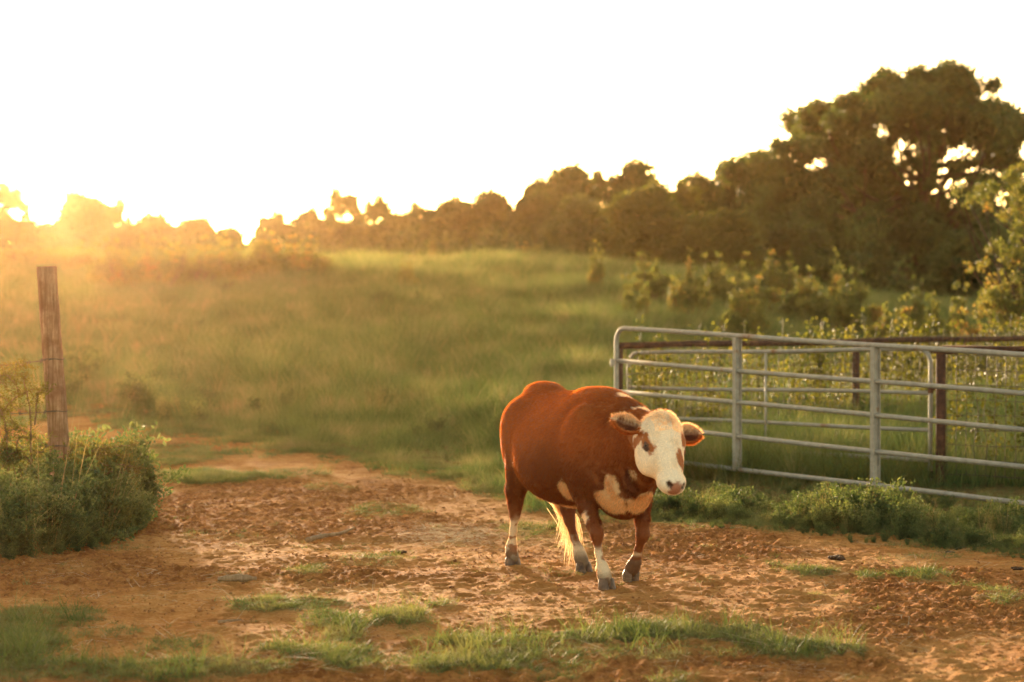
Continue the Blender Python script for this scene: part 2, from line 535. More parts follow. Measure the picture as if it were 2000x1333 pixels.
# pale seed heads on the crest and thinly over the meadow
x, y = pts_in(26000, 30, 90, .27, g, 1.4)
c = cover(x, y)
crest = sst(66, 80, y) * (x / y > -.09) * 1.0
keep = (c > .6) & (g.random(len(x)) < .13 + .65 * crest)
x, y = x[keep], y[keep]
protos = []
for k in range(3):
    V, T = blades(12, .55, .12, .006, .4, 130 + k, 2, .4, .6)
    protos.append(mesh_np(f'seed_mesh_{k}', V, T, M_SEED, False))
scatter('dry_grass', protos, np.stack([x, y, ground_z(x, y) - .01], 1), g.uniform(.6, 1.1, len(x)), seed=3)
# short turf on the yard
x, y = pts_in(400000, 10, 31, .26, g)
c = cover(x, y)
u, v = uv_of(x, y)
b = np.interp(u, BU, BV)
keep = (g.random(len(x)) < c ** 1.35 * .58) & (c > .10) & (b - v < 60 - 40 * sst(21, 24, y))
x, y, c = x[keep], y[keep], c[keep]
xs, ys = pts_in(30000, 10.4, 19, .25, g)
ks = (cover(xs, ys) < .2) & (g.random(len(xs)) < .16 * sst(.5, .72, fbm(xs * 1.7, ys * 1.3, 4, 210)) + .006)
x = np.concatenate([x, xs[ks]]); y = np.concatenate([y, ys[ks]]); c = np.concatenate([c, g.uniform(.1, .5, ks.sum())])
protos = []
for k in range(5):
    V, T = blades(14, .062, .030, .0040, .9, 150 + k, 2, .65, .9)
    protos.append(mesh_np(f'turf_mesh_{k}', V, T, M_SHORT, False))
scatter('short_grass', protos, np.stack([x, y, ground_z(x, y) - .004], 1),
        (.35 + .60 * c) * g.uniform(.5, 1.3, len(x)) * (.35 + 1.2 * fbm(x * 3, y * 2.2, 2, 77)), tilt=.2, seed=4)
# a few tall blades close to the lens
V, T = blades(9, .20, .04, .004, .5, 171, 3, .5, .6)
q = mesh_np('tall_tuft_mesh', V, T, M_SHORT, False)
x, y = pts_in(900, 10.4, 13, .25, g); c = cover(x, y); keep = c > .75
x, y = x[keep], y[keep]
scatter('long_grass', [q], np.stack([x, y, ground_z(x, y)], 1), g.uniform(.5, 1.1, len(x)), seed=5)

# clods of clay and pebbles
s = NT('clod_clay')
s.col(s.ramp(s.noise(s.pos(), 9, 5, .7), [(.3, (.14, .05, .02)), (.5, (.30, .125, .048)), (.7, (.50, .27, .12))])); s.rough(.95, .1)
s.bump(s.noise(s.pos(), 90, 3), .6, .004)


def clod_mesh(seed, mat):
    gg = np.random.default_rng(seed)
    t = (1 + 5 ** .5) / 2
    V = np.array([(-1, t, 0), (1, t, 0), (-1, -t, 0), (1, -t, 0), (0, -1, t), (0, 1, t), (0, -1, -t), (0, 1, -t), (t, 0, -1), (t, 0, 1), (-t, 0, -1), (-t, 0, 1)], float)
    T = np.array([(0, 11, 5), (0, 5, 1), (0, 1, 7), (0, 7, 10), (0, 10, 11), (1, 5, 9), (5, 11, 4), (11, 10, 2), (10, 7, 6), (7, 1, 8), (3, 9, 4), (3, 4, 2), (3, 2, 6), (3, 6, 8), (3, 8, 9), (4, 9, 5), (2, 4, 11), (6, 2, 10), (8, 6, 7), (9, 8, 1)])
    V = V / np.linalg.norm(V, axis=1)[:, None] * gg.uniform(.65, 1.25, (12, 1)) * [1.1, .9, .6]
    return mesh_np(f'clod_mesh_{seed}', V, T, mat, False)


x, y = pts_in(130000, 10, 24, .26, g)
c = cover(x, y); chn = sst(.42, .62, fbm(x * .8, y * .6, 3, 15))
keep = (g.random(len(x)) < (.26 + .40 * chn) * (1 - c)) & (g.random(len(x)) < .55)
x, y = x[keep], y[keep]
scatter('dirt_clods', [clod_mesh(k, s.m) for k in range(4)], np.stack([x, y, ground_z(x, y)], 1), .003 + .006 * g.random(len(x)) ** 1.5 + .014 * g.random(len(x)) ** 14, tilt=.8, seed=6)
# chopped straw by the cow and stray stalks elsewhere
V, T = blades(9, .13, .05, .0042, 3.2, 181, 2, .6, .2); V[:, 2] *= .12; V[:, 2] += .004
q1 = mesh_np('straw_mesh_1', V, T, M_STRAW, False)
V, T = blades(4, .16, .07, .003, 3.0, 182, 2, .6, .2); V[:, 2] *= .15; V[:, 2] += .004
q2 = mesh_np('straw_mesh_2', V, T, M_STRAW, False)
uu = np.concatenate([g.normal(885, 52, 480), g.uniform(0, 2000, 600)]); vv = np.concatenate([g.normal(1050, 11, 480), g.uniform(960, 1330, 600)])
x, y = xy_of(uu, vv)
scatter('dry_straw', [q1, q2], np.stack([x, y, ground_z(x, y) + .004], 1), g.uniform(.35, 1.0, len(x)), tilt=.1, seed=7)
# bushy weeds along the gate and under the left post
def weedpts(n, poly_u, poly_v0, poly_v1, g):
    uu = g.uniform(poly_u[0], poly_u[-1], n)
    v0 = np.interp(uu, poly_u, poly_v0); v1 = np.interp(uu, poly_u, poly_v1)
    vv = 1 / g.uniform(1 / (v1 - HZ), 1 / (v0 - HZ), n) + HZ
    return xy_of(uu, vv)


protos = [weed_proto(200 + k, (.42, .34, .5, .38)[k], (8, 9, 6, 7)[k], (.035, .028, .045, .03)[k]).mesh(f'weed_mesh_{k}', M_WEED, False) for k in range(4)]
V, T = blades(22, .52, .10, .006, .6, 231, 3, .5, .9); protos.append(mesh_np('weed_mesh_5', V, T, M_WEED, False)); V, T = blades(9, .85, .10, .005, .3, 232, 3, .5, .6); protos.append(mesh_np('weed_mesh_6', V, T, M_SEED, False)); V, T = blades(18, .62, .14, .007, .7, 233, 3, .5, 1.0); protos.append(mesh_np('weed_mesh_7', V, T, M_SHORT, False))
x, y = weedpts(2300, [1255, 1300, 1400, 1550, 1800, 2000, 2350], [990, 985, 978, 978, 1000, 1018, 1040], [1012, 1022, 1034, 1046, 1076, 1092, 1130], g)
kw_ = g.random(len(x)) < sst(.36, .52, fbm(x * 1.5, y * 1.1, 3, 98)) + .12
x, y = x[kw_], y[kw_]
y = y + .25 * np.sin(x * 5.1) * np.sin(x * 2.3 + 1)
u, v = uv_of(x, y)
edge = np.clip((np.interp(u, [1255, 1300, 1400, 1550, 1800, 2000, 2350], [1012, 1022, 1034, 1046, 1076, 1092, 1130]) - v) / 55, 0, 1)
nn_ = fbm(x * 2.2, y * 1.6, 3, 99)
sc = (.16 + .50 * sst(0, .5, edge) - .18 * edge) * g.uniform(.4, 1.3, len(x)) * (.25 + 1.05 * nn_) * np.interp(u, [1700, 1850], [1, .72])
x2, y2 = weedpts(900, [-420, -200, 60, 150, 220, 268], [930, 950, 960, 965, 995, 1015], [1130, 1122, 1106, 1085, 1060, 1040], g)
u2, v2 = uv_of(x2, y2)
e2 = np.clip((np.interp(u2, [-420, -200, 60, 150, 240, 300], [1130, 1122, 1106, 1085, 1062, 1045]) - v2) / 60, 0, 1)
sc2 = (.18 + .75 * sst(0, .5, e2)) * g.uniform(.5, 1.25, len(x2)) * (.4 + 1.2 * fbm(x2 * 2, y2 * 1.5, 3, 97))
X = np.concatenate([x, x2]); Y = np.concatenate([y, y2])
scatter('weeds', protos, np.stack([X, Y, ground_z(X, Y) - .01], 1), np.concatenate([sc, sc2]), tilt=.12, seed=8)

# low scattered weeds just in front of the long gate, and darker weed clumps through the meadow
x, y = weedpts(450, [1255, 1400, 1800, 2350], [905, 915, 950, 985], [990, 978, 1000, 1040], g)
x2, y2 = pts_in(26000, 27, 80, .26, g, 1.2)
kp = (cover(x2, y2) > .8) & (g.random(len(x2)) < .09 * sst(.50, .66, fbm(x2 * .45, y2 * .25, 4, 120)))
x2, y2 = x2[kp], y2[kp]
X = np.concatenate([x, x2]); Y = np.concatenate([y, y2])
scatter('scattered_weeds', protos, np.stack([X, Y, ground_z(X, Y) - .01], 1), np.concatenate([g.uniform(.12, .32, len(x)), g.uniform(.45, 1.0, len(x2))]), tilt=.12, seed=9)

# ------------------------------------------------------------------ gates, pipe fence, posts
s = NT('galvanised_pipe')
tc = s.n('TexCoord').outputs['Object']
nz = s.noise(tc, 14, 5, .7); nz2 = s.noise(tc, 2.2, 3)
c = s.ramp(nz, [(.3, (.22, .195, .17)), (.6, (.33, .295, .255)), (.8, (.42, .37, .31))])
c = s.mix(s.ramp(s.math('ADD', s.math('MULTIPLY', nz, .35), s.math('MULTIPLY', nz2, .65)), [(.57, (0, 0, 0)), (.64, (1, 1, 1))]), c, (.22, .10, .045))
s.col(c); s.rough(.55, .4); s.b.inputs['Metallic'].default_value = .25; s.bump(nz, .15, .002)
M_GALV = s.m
s = NT('rusty_pipe')
tc = s.n('TexCoord').outputs['Object']
nz = s.noise(tc, 9, 6, .7)
s.col(s.ramp(nz, [(.3, (.038, .018, .013)), (.5, (.075, .034, .022)), (.7, (.15, .068, .04))])); s.rough(.85, .2); s.bump(nz, .4, .003)
M_RUST = s.m
s = NT('wire'); s.col((.10, .075, .055)); s.rough(.8, .2)
M_WIRE = s.m


def pt(u, v, D): return np.array([at(u, D), D, CAM_H - (v - HZ) * D / F])


def empty(name, loc, label, cat, group=None):
    o = obj(name, None, None, label, cat, group); o.empty_display_size = .2; o.location = loc
    return o


def part(name, mb_or_mesh, root, mat=None, smooth=True, kind=None):
    m = mb_or_mesh.mesh(name, mat, smooth) if isinstance(mb_or_mesh, MB) else mb_or_mesh
    o = obj(name, m, root, kind=kind)
    lo = Vector(root.location)
    if root.parent is None: m.transform(Matrix.Translation(-lo))
    return o


def pipe(pts, r, seg=12):
    mb = MB(); mb.tube(pts, r, seg); return mb


def farm_gate(L0, L1, levels, uprights, rad, label, thin=False, round_l=True, round_r=True, group=None, dent=0.0):
    """L0, L1: (top point, bottom point) of both ends; levels: rail heights as fractions from top"""
    L0 = [np.asarray(q, float) for q in L0]; L1 = [np.asarray(q, float) for q in L1]
    root = empty('farm_gate', tuple(L0[1]), label, 'gate', group)

    def P(s_, f): return (L0[0] * (1 - f) + L0[1] * f) * (1 - s_) + (L1[0] * (1 - f) + L1[1] * f) * s_
    Ln = np.linalg.norm(L1[0] - L0[0]); H = np.linalg.norm(L0[0] - L0[1]); rc_ = .14
    side = np.cross(L1[0] - L0[0], [0, 0, 1.]); side /= np.linalg.norm(side)
    if side[1] > 0: side = -side                                      # towards the camera
    a = []
    # outer frame: left upright, rounded corner, top rail, rounded corner, right upright
    a += [P(0, 1), P(0, .5)]
    for q in np.linspace(0, math.pi / 2, 7): a.append(P(rc_ / Ln * (1 - math.cos(q)), rc_ / H * (1 - math.sin(q))))
    for q in np.linspace(.15, .85, 6): a.append(P(q, .0) + [0, 0, dent * math.sin(q * 9)])
    for q in np.linspace(math.pi / 2, 0, 7): a.append(P(1 - rc_ / Ln * (1 - math.cos(q)), rc_ / H * (1 - math.sin(q))))
    a += [P(1, .5), P(1, 1)]
    part('frame', pipe(a, rad * 1.08), root, M_GALV)
    for f in levels:
        q = [P(t, f) + [0, 0, dent * math.sin(t * 7 + f * 9)] for t in np.linspace(0, 1, 9)]
        part('rail', pipe(q, rad), root, M_GALV)
    for t in uprights:
        mb = MB(); ax = (L1[0] - L0[0]) / Ln; m0, m1 = P(t, .012), P(t, 1.0)
        mid = (m0 + m1) / 2; up = (m0 - m1) / 2
        if thin:
            part('brace', pipe([m0 + side * .03, m1 + side * .03], .013, 8), root, M_GALV); continue
        mb.box(mid + ax * -.012 + side * .004, ax * .024, up, side * (rad + .008))
        mb.box(mid + ax * .026 - side * (rad + .001), ax * .014, up * .999, side * .003)
        mb.box(mid - ax * .0385 + side * (rad * .2), ax * .0025, up * 1.001, side * (rad * .9))
        part('brace', mb, root, M_GALV, False)
    return root, P


g1, P1 = farm_gate((pt(1204, 641, 25.5), pt(1204, 888, 25.5)), (pt(2075, 699, 20.35), pt(2075, 993, 20.35)), (.26, .50, .755, 1.0), (.318, .635), .0225,
                   'long galvanised gate standing open in the weeds beside the cow', dent=.004)
mb = MB(); q = P1(0, .27); mb.box(q + [-.035, -.0, 0], (.03, 0, 0), (0, .012, 0), (0, 0, .035)); mb.tube([q + [-.05, 0, .02], q + [-.05, 0, -.05]], .008, 6); part('latch', mb, g1, M_GALV, False)
g2, P2 = farm_gate((pt(1228, 690, 27.1), pt(1228, 897, 27.1)), (pt(1818, 682, 24.0), pt(1818, 946, 24.0)), (.325, .60, .83), (.49,), .0200,
                   'shorter galvanised gate hung on the rusty post behind the long gate', thin=True, dent=.006)
for f in (.30, .93):
    mb = MB(); q = P2(1, f); mb.box(q + [.045, 0, 0], (.055, 0, 0), (0, .010, 0), (0, 0, .012)); mb.tube([q + [0, 0, -.035], q + [0, 0, .035]], .03, 10); part('hinge', mb, g2, M_RUST, False)


def wire_mesh(pa, pb, z0, z1, dx, nrow, wob, seedv):
    """woven field wire between two ground points"""
    g = np.random.default_rng(seedv); mb = MB(); pa = np.asarray(pa, float); pb = np.asarray(pb, float)
    L = np.linalg.norm(pb - pa); n = int(L / dx)
    def W(t, z):
        q = pa + (pb - pa) * t
        return np.array([q[0], q[1] + wob * math.sin(t * L * 2.1 + z * 3), q[2] + z])
    for i in range(n + 1):
        t = i / n; j = g.normal(0, .12) / n
        mb.tube([W(t + j * math.sin(k * 2.3), z0 + (z1 - z0) * k / 4) for k in range(5)], .0045, 3, False)
    for r_ in range(nrow):
        z = z0 + (z1 - z0) * r_ / (nrow - 1)
        mb.tube([W(t, z + .006 * math.sin(t * n * .7 + r_)) for t in np.linspace(0, 1, n // 2)], .0045, 3, False)
    return mb


# far pipe fence, from behind the gates away to the right
A = pt(1209, 676, 26.4); B = pt(2130, 658, 34.2)
gA = float(hill(A[0], A[1])); gB = float(hill(B[0], B[1]))
f1 = empty('pipe_fence', (A[0], A[1], gA), 'rusty pipe fence with vine covered wire running away behind both gates', 'fence', 'rusty pipe fences')
part('top_rail', pipe([A + (B - A) * t + np.array([0, 0, .008 * math.sin(t * 14)]) for t in np.linspace(0, 1, 9)], .036), f1, M_RUST)
for t in (0.0, .438, .98):
    q = A + (B - A) * t; q = q - [0, 0, .03]
    part('post', pipe([[q[0], q[1], gA - .3 + (gB - gA) * t], q], .046), f1, M_RUST)
part('wire_mesh', wire_mesh([A[0], A[1] - .05, gA + .02], [B[0], B[1] - .05, gB + .02], .03, A[2] - gA - .06, .105, 9, .02, 1), f1, M_WIRE, kind='stuff')
# near pipe fence, from the hinge post out to the right
Cc = pt(1838, 684, 23.85); Dd = pt(2160, 692, 22.9)
f2 = empty('pipe_fence', (Cc[0], Cc[1], 0.0), 'rusty hinge post and pipe fence leaving the picture at the right', 'fence', 'rusty pipe fences')
part('top_rail', pipe([Cc + [.02, 0, .02], (Cc + Dd) / 2 + [0, 0, .03], Dd + [0, 0, .02]], .026), f2, M_RUST)
for q, r_ in ((Cc, .050), (Dd, .045)):
    part('post', pipe([[q[0], q[1], -.35], [q[0], q[1], q[2] - .01]], r_), f2, M_RUST)
part('wire_mesh', wire_mesh([Cc[0] + .05, Cc[1] - .06, 0], [Dd[0], Dd[1] - .06, 0], .02, Cc[2] - .05, .10, 9, .02, 2), f2, M_WIRE, kind='stuff')
mb = MB()
for a0, a1 in ((-.12, .10), (-.02, .16)): mb.tube([Cc + [a0, -.055, -.02], Cc + [a1, -.055, -.035]], .009, 6)
part('tie_wire', mb, f2, M_RUST)

# wooden post with barbed wire at the left
s = NT('weathered_wood')
mp = s.n('Mapping'); mp.inputs['Scale'].default_value = (22, 22, 1.6); s.l(s.n('TexCoord').outputs['Object'], mp.inputs[0])
gr = s.noise(mp.outputs[0], 2.5, 6, .7); blot = s.noise(s.n('TexCoord').outputs['Object'], 3.5, 4, .65)
c = s.ramp(gr, [(.3, (.15, .075, .038)), (.5, (.31, .185, .105)), (.72, (.46, .30, .185))])
c = s.mix(s.ramp(blot, [(.48, (0, 0, 0)), (.62, (.8, .8, .8))]), c, (.19, .095, .05))
s.col(c); s.rough(.9, .15); s.bump(gr, .9, .012)
WD = 19.0
pb_ = np.array([at(122, WD), WD, -.05]); ptop = pt(93, 521, WD)
fx = empty('fence_post', (pb_[0], pb_[1], float(ground_z(pb_[0], pb_[1])[0])), 'leaning weathered round wooden post with barbed wire at the left', 'fence post')
mb = MB()
ax = [pb_ + (ptop - pb_) * t + np.array([.006 * math.sin(t * 5), 0, 0]) for t in np.linspace(0, 1, 16)]
mb.tube(ax, [.083 - .006 * t + .002 * math.sin(t * 40) for t in np.linspace(0, 1, 16)], 20, True, .05)
part('post', mb, fx, s.m)


def barbed(v_post, v_end, sag, loc):
    mb = MB(); pd = WD - .10
    a = pt(np.interp(v_post, [521, 1000], [93, 122]), v_post, pd); b = pt(-330, v_end, pd + 1.2)
    P_ = [a + (b - a) * t + np.array([0, 0, -sag * 4 * t * (1 - t)]) for t in np.linspace(0, 1, 40)]
    mb.tube(P_, .0030, 4, False)
    Q_ = [p + np.array([0, .004 * math.cos(i * 1.9), .004 * math.sin(i * 1.9)]) for i, p in enumerate(P_)]; mb.tube(Q_, .0025, 4, False)
    for i in range(2, 38, 2):
        p = P_[i]
        for k in range(4):
            d_ = np.array([math.cos(k * 1.7) * .5, math.sin(k * 2.1), math.cos(k * 2.6)]) * .02
            mb.tube([p - d_, p + d_], .0022, 3, False)
    r_ = .089
    c0 = pb_ + (ptop - pb_) * ((a[2] - pb_[2]) / (ptop[2] - pb_[2]))
    mb.tube([c0 + np.array([r_ * math.cos(q), r_ * math.sin(q), .004 * math.sin(3 * q)]) for q in np.linspace(0, 6.283, 22)], .0032, 4, False)
    o = part('barbed_wire', mb, fx, M_WIRE)


barbed(702, 742, .02, 0); barbed(804, 812, .02, 1); barbed(872, 874, .01, 2)

# ------------------------------------------------------------------ vines on the wire
g = np.random.default_rng(31)
C = []; mbv = MB()
def climb(pa, pb, z_top, z_bot, n, zmax, dense):
    for k in range(n):
        t = g.random() if dense is None else float(np.interp(g.random(), [0, .3, .65, 1], dense))
        q = pa + (pb - pa) * t; top = z_top + (g.random() ** 3) * zmax * .8 - .35 * g.random() ** 2; h0 = z_bot + g.uniform(0, .5)
        x0 = q[0]; y0 = q[1] + .22; pts = []
        m = g.integers(5, 9)
        for i in range(m):
            x0 += g.normal(0, .05); pts.append((x0, y0 + g.normal(0, .02), q[2] + h0 + (top - h0) * i / (m - 1)))
        P_ = spline(pts, 4); mbv.tube(P_, .0025, 3, False)
        for p in P_[::1]:
            for j in range(g.integers(0, 4)): C.append(p + g.normal(0, .035, 3) * [1, .5, 1])
pa = np.array([A[0], A[1], gA]); pb = np.array([B[0], B[1], gB])
climb(pa, pb, 1.22, .15, 270, .45, [0.02, .35, .62, 1])
climb(np.array([Cc[0], Cc[1], 0.]), np.array([Dd[0], Dd[1], 0.]), 1.0, .1, 26, .2, None)
V, T = leaf_quads(np.array(C), .050, g, aspect=.85)
mbv.add(V, T)
obj('climbing_vines', mbv.mesh('climbing_vines', M_VINE, False), kind='stuff')
# tall tangled grass between the gates and the far fence
x = g.uniform(1.3, 6.4, 2600); y = 23.6 + (x - 1.3) * g.uniform(-.1, 1.35, 2600) + g.uniform(0, 2.2, 2600)
V, T = blades(26, .62, .13, .0065, .5, 401, 3, .5, .9); q1 = mesh_np('rank_mesh_1', V, T, M_GRASS, False)
V, T = blades(22, .55, .15, .006, .9, 402, 3, .5, 1.1); q2 = mesh_np('rank_mesh_2', V, T, M_VINE, False)
keep = y > 21.0 + (x < 4.3) * (25.3 - 1.39 * (x - 1.1) - 21.0) * 1.0
x, y = x[keep], y[keep]
scatter('rank_grass', [q1, q1, q2], np.stack([x, y, ground_z(x, y)], 1), g.uniform(.5, 1.05, len(x)), seed=12)

# ------------------------------------------------------------------ trees and shrubs
def blob_leaves(centres, radii, per, size, g, squash=.75, aspect=.7):
    """leaves through the outer half of every clump"""
    Cs = []; Ns = []
    for c, r in zip(centres, radii):
        n = int(per * (r / np.mean(radii)) ** 2)
        d = g.normal(size=(n, 3)); d /= np.linalg.norm(d, axis=1)[:, None]
        rr = r * (g.random(n) ** .45) * np.exp(g.normal(0, .16, n)) * (1 + .28 * np.sin(d[:, 0] * 5 + c[0] * 7) * np.sin(d[:, 2] * 6 + c[2] * 5))
        Cs.append(c + d * rr[:, None] * [1, 1, squash]); Ns.append(d)
    Cs = np.vstack(Cs); Ns = np.vstack(Ns)
    return leaf_quads(Cs, size, g, Ns, aspect)


def limbs(mb, base, targets, r0, g, seg=6):
    for t in targets:
        mid = base * .45 + t * .55 + g.normal(0, .06, 3) * np.linalg.norm(t - base); mid[2] -= .08 * np.linalg.norm(t - base)
        P_ = spline([base, mid, t], 4); mb.tube(P_, np.linspace(r0, r0 * .18, len(P_)), seg, False)


def tree_proto(seed, n_blob=60, per=330, low=.04, shape='dome', leaf=.026, core=9000):
    """unit tree, height 1 and half-width about .5: trunk mesh builder and leaf arrays"""
    g = np.random.default_rng(seed)

    def lim(z):
        if shape == 'spire': return .40 * (1 - z) ** .6 + .04
        if shape == 'oval': return .40 * math.sqrt(max(0, 1 - ((z - .56) / .46) ** 2)) + .03
        return .47 * math.sqrt(max(0, 1 - (max(z - .22, 0) / .76) ** 1.8)) * (.85 + .15 * min(1, z / .3))
    C_, R_ = [], []
    tries = 0
    while len(C_) < n_blob and tries < 20000:
        tries += 1
        p = np.array([g.uniform(-.5, .5), g.uniform(-.5, .5), g.uniform(low, .93)])
        L = lim(p[2]) - .06; rr = math.hypot(p[0], p[1])
        if rr > L or g.random() > .15 + .85 * (rr / max(L, .01)) ** 2 and p[2] < .7: continue
        r = g.uniform(.055, .14)
        if all(np.linalg.norm(p - q) > .095 for q in C_): C_.append(p); R_.append(r)
    mb = MB(); tr = spline([(0, 0, -.05), (.01, .01, .15), (-.01, .02, .35), (.015, 0, .55)], 4); mb.tube(tr, np.linspace(.030, .014, len(tr)), 8)
    for p in C_[:20]: limbs(mb, tr[g.integers(4, len(tr))].copy(), [p], .010, g, 5)
    V, T = blob_leaves(np.array(C_), np.array(R_), per, leaf, g)
    # the shaded inside of the crown
    k = core; z = g.uniform(low, .9, k * 3); a = g.uniform(0, 6.283, k * 3); r = np.sqrt(g.random(k * 3)) * .78
    L = np.array([lim(q) for q in z]); x, y = r * L * np.cos(a), r * L * np.sin(a)
    hole = (vnoise(x * 7 + 3, z * 7, seed) + vnoise(y * 7 + 3, z * 7 + x * 4, seed + 5)) / 2
    m = (hole > (.36 if shape == 'dome' else .45)) & (g.random(k * 3) < L * 2.2); x, y, z = x[m][:k], y[m][:k], z[m][:k]
    V2, T2 = leaf_quads(np.stack([x, y, z], 1), leaf * 1.7, g, None, .8)
    return mb, np.vstack([V, V2]), np.vstack([T, T2 + len(V)])


PROTO = {}
for nm, kw in dict(dome1=dict(seed=301), dome2=dict(seed=302, n_blob=50), dome3=dict(seed=303, n_blob=70, per=300), open1=dict(seed=304, n_blob=40, shape='oval', low=.12, core=5000), spire1=dict(seed=305, n_blob=44, shape='spire', low=.04, core=6000),
                   low1=dict(seed=306, n_blob=64, low=.02)).items():
    mb, V, T = tree_proto(**kw)
    PROTO[nm] = {'trunk': mb.mesh('trunk', M_BARK), 'V': V, 'T': T}
CROWN = {}


def crown_mesh(p, mat):
    if (p, mat.name) not in CROWN: CROWN[(p, mat.name)] = mesh_np('crown', PROTO[p]['V'], PROTO[p]['T'], mat, False)
    return CROWN[(p, mat.name)]


def place_tree(u, vtop, wpx, D, proto, mat, label, group, rot=0.0, name='tree', cat='tree', sink=.1):
    x = at(u, D); z = float(hill(x, D)) - sink; top = CAM_H + (HZ - vtop) * D / F
    o = obj(name, None, None, label, cat, group); o.location = (x, D, z); o.empty_display_size = .5
    W = wpx * D / F; H = top - z
    o.rotation_euler = (0, 0, rot)
    for nm, me in (('trunk', PROTO[proto]['trunk']), ('crown', crown_mesh(proto, mat))):
        c = obj(nm, me, o); c.scale = (W / .95, W / .95, H / 1.03)
    return o


G1 = 'trees closing off the meadow'
TREES = [  # u, top v, width px, distance, prototype, leaves, label
    (-150, 372, 190, 116, 'dome1', 'a', 'hazy tree of the wood just beyond the left edge of the picture'), (-260, 330, 210, 120, 'dome3', 'a', 'taller tree of the wood further beyond the left edge of the picture'),
    (8, 343, 150, 112, 'open1', 'a', 'sunlit hazy tree at the far left edge'),
    (-60, 400, 170, 106, 'dome2', 'a', 'low tree beyond the left edge in front of the taller hazy trees'),
    (165, 360, 190, 112, 'dome2', 'a', 'hazy domed tree left of the wooden post, second from the left edge'),
    (228, 375, 90, 118, 'open1', 'a', 'thin tree whose branch sticks out beside the hazy domed tree'),
    (90, 425, 190, 104, 'low1', 'a', 'low hazy tree in the glare right behind the wooden post top'),
    (300, 404, 150, 112, 'dome3', 'a', 'rounded hazy tree above the left end of the bush row'),
    (385, 412, 140, 108, 'low1', 'b', 'spreading hazy tree above the middle of the bush row'),
    (445, 432, 110, 106, 'dome1', 'a', 'small hazy tree just left of the dip in the skyline'),
    (535, 402, 110, 118, 'open1', 'a', 'open tree just right of the dip in the skyline'),
    (600, 392, 120, 116, 'dome2', 'a', 'round tree between the skyline dip and the two knobbly tops'),
    (668, 354, 125, 120, 'open1', 'b', 'knobbly tree standing highest above the skyline left of centre'),
    (738, 368, 105, 122, 'open1', 'a', 'narrow tree right of the knobbly high one on the skyline'),
    (700, 425, 170, 104, 'low1', 'a', 'broad low tree beneath the two knobbly tops'),
    (822, 384, 110, 116, 'open1', 'a', 'thin crowned tree at the middle of the skyline'),
    (885, 368, 130, 112, 'dome1', 'a', 'dense tree just left of the picture centre'),
    (965, 356, 150, 110, 'dome3', 'a', 'dense tree in the middle of the picture, left of the first big dome'),
    (1040, 362, 150, 104, 'dome2', 'a', 'dark tree before the left flank of the first big dome'),
    (1112, 296, 170, 112, 'dome1', 'a', 'first big domed tree right of the centre'),
    (1238, 290, 180, 110, 'dome3', 'a', 'second big domed tree right of the centre, flat topped'),
    (1130, 372, 200, 98, 'low1', 'a', 'dark bushy tree below the first big dome'),
    (1330, 345, 150, 108, 'open1', 'b', 'loose tree with sky gaps between the flat dome and the tall oak'),
    (1262, 345, 230, 88, 'dome2', 'b', 'bright green layered tree standing forward below the flat dome'),
    (1400, 400, 220, 86, 'dome3', 'b', 'green tree standing forward left of the tall oak'),
    (1435, 282, 150, 116, 'dome2', 'a', 'thin topped tree at the left shoulder of the tall oak'),
    (1500, 290, 170, 104, 'dome1', 'a', 'dark tree adjoining the left side of the tall oak'),
    (1330, 430, 210, 94, 'low1', 'a', 'dark low tree behind the two forward green trees'),
    (1368, 318, 170, 114, 'dome3', 'a', 'round topped tree filling the skyline between the loose tree and the tall oak'),
    (560, 425, 190, 108, 'dome3', 'a', 'broad dark tree filling in right of the dip in the skyline'),
    (635, 412, 170, 110, 'dome1', 'a', 'broad tree in front of the knobbly high tree, to its left'),
    (785, 402, 170, 108, 'dome3', 'a', 'broad tree filling in right of the two knobbly tops'),
    (862, 388, 160, 114, 'dome2', 'a', 'broad tree behind the thin crown at the middle of the skyline'),
    (930, 372, 150, 117, 'open1', 'a', 'ragged tree top between the two dense trees of the middle'),
    (1050, 330, 130, 116, 'dome3', 'a', 'tree whose ragged top rises toward the first big dome from the left'),
    (1175, 318, 130, 114, 'open1', 'a', 'loose tree filling the gap between the two big domes'),
    (250, 425, 200, 106, 'dome2', 'a', 'broad low hazy tree beneath the thin tree and its side branch'),
    (345, 428, 170, 110, 'dome1', 'a', 'broad hazy tree behind the gap between rounded and spreading trees'),
    (2080, 300, 260, 112, 'dome1', 'a', 'dark tree of the wood just beyond the right edge, beside the tall oak'), (2250, 240, 260, 116, 'dome3', 'a', 'tallest tree of the wood far beyond the right edge of the picture'),
    (1560, 425, 220, 92, 'low1', 'a', 'dark low tree under the left half of the tall oak'),
    (1890, 440, 210, 96, 'low1', 'a', 'dark low tree under the right half of the tall oak'),
    (1985, 400, 170, 92, 'dome2', 'a', 'dark tree behind the small leaved tree at the right edge'),
]
rg = random.Random(5)
for (u, v, w_, D, p, m, lb) in TREES:
    place_tree(u, v, w_, D, p, M_TREE if m == 'a' else M_TREE2, lb, G1, rg.uniform(0, 6.28))

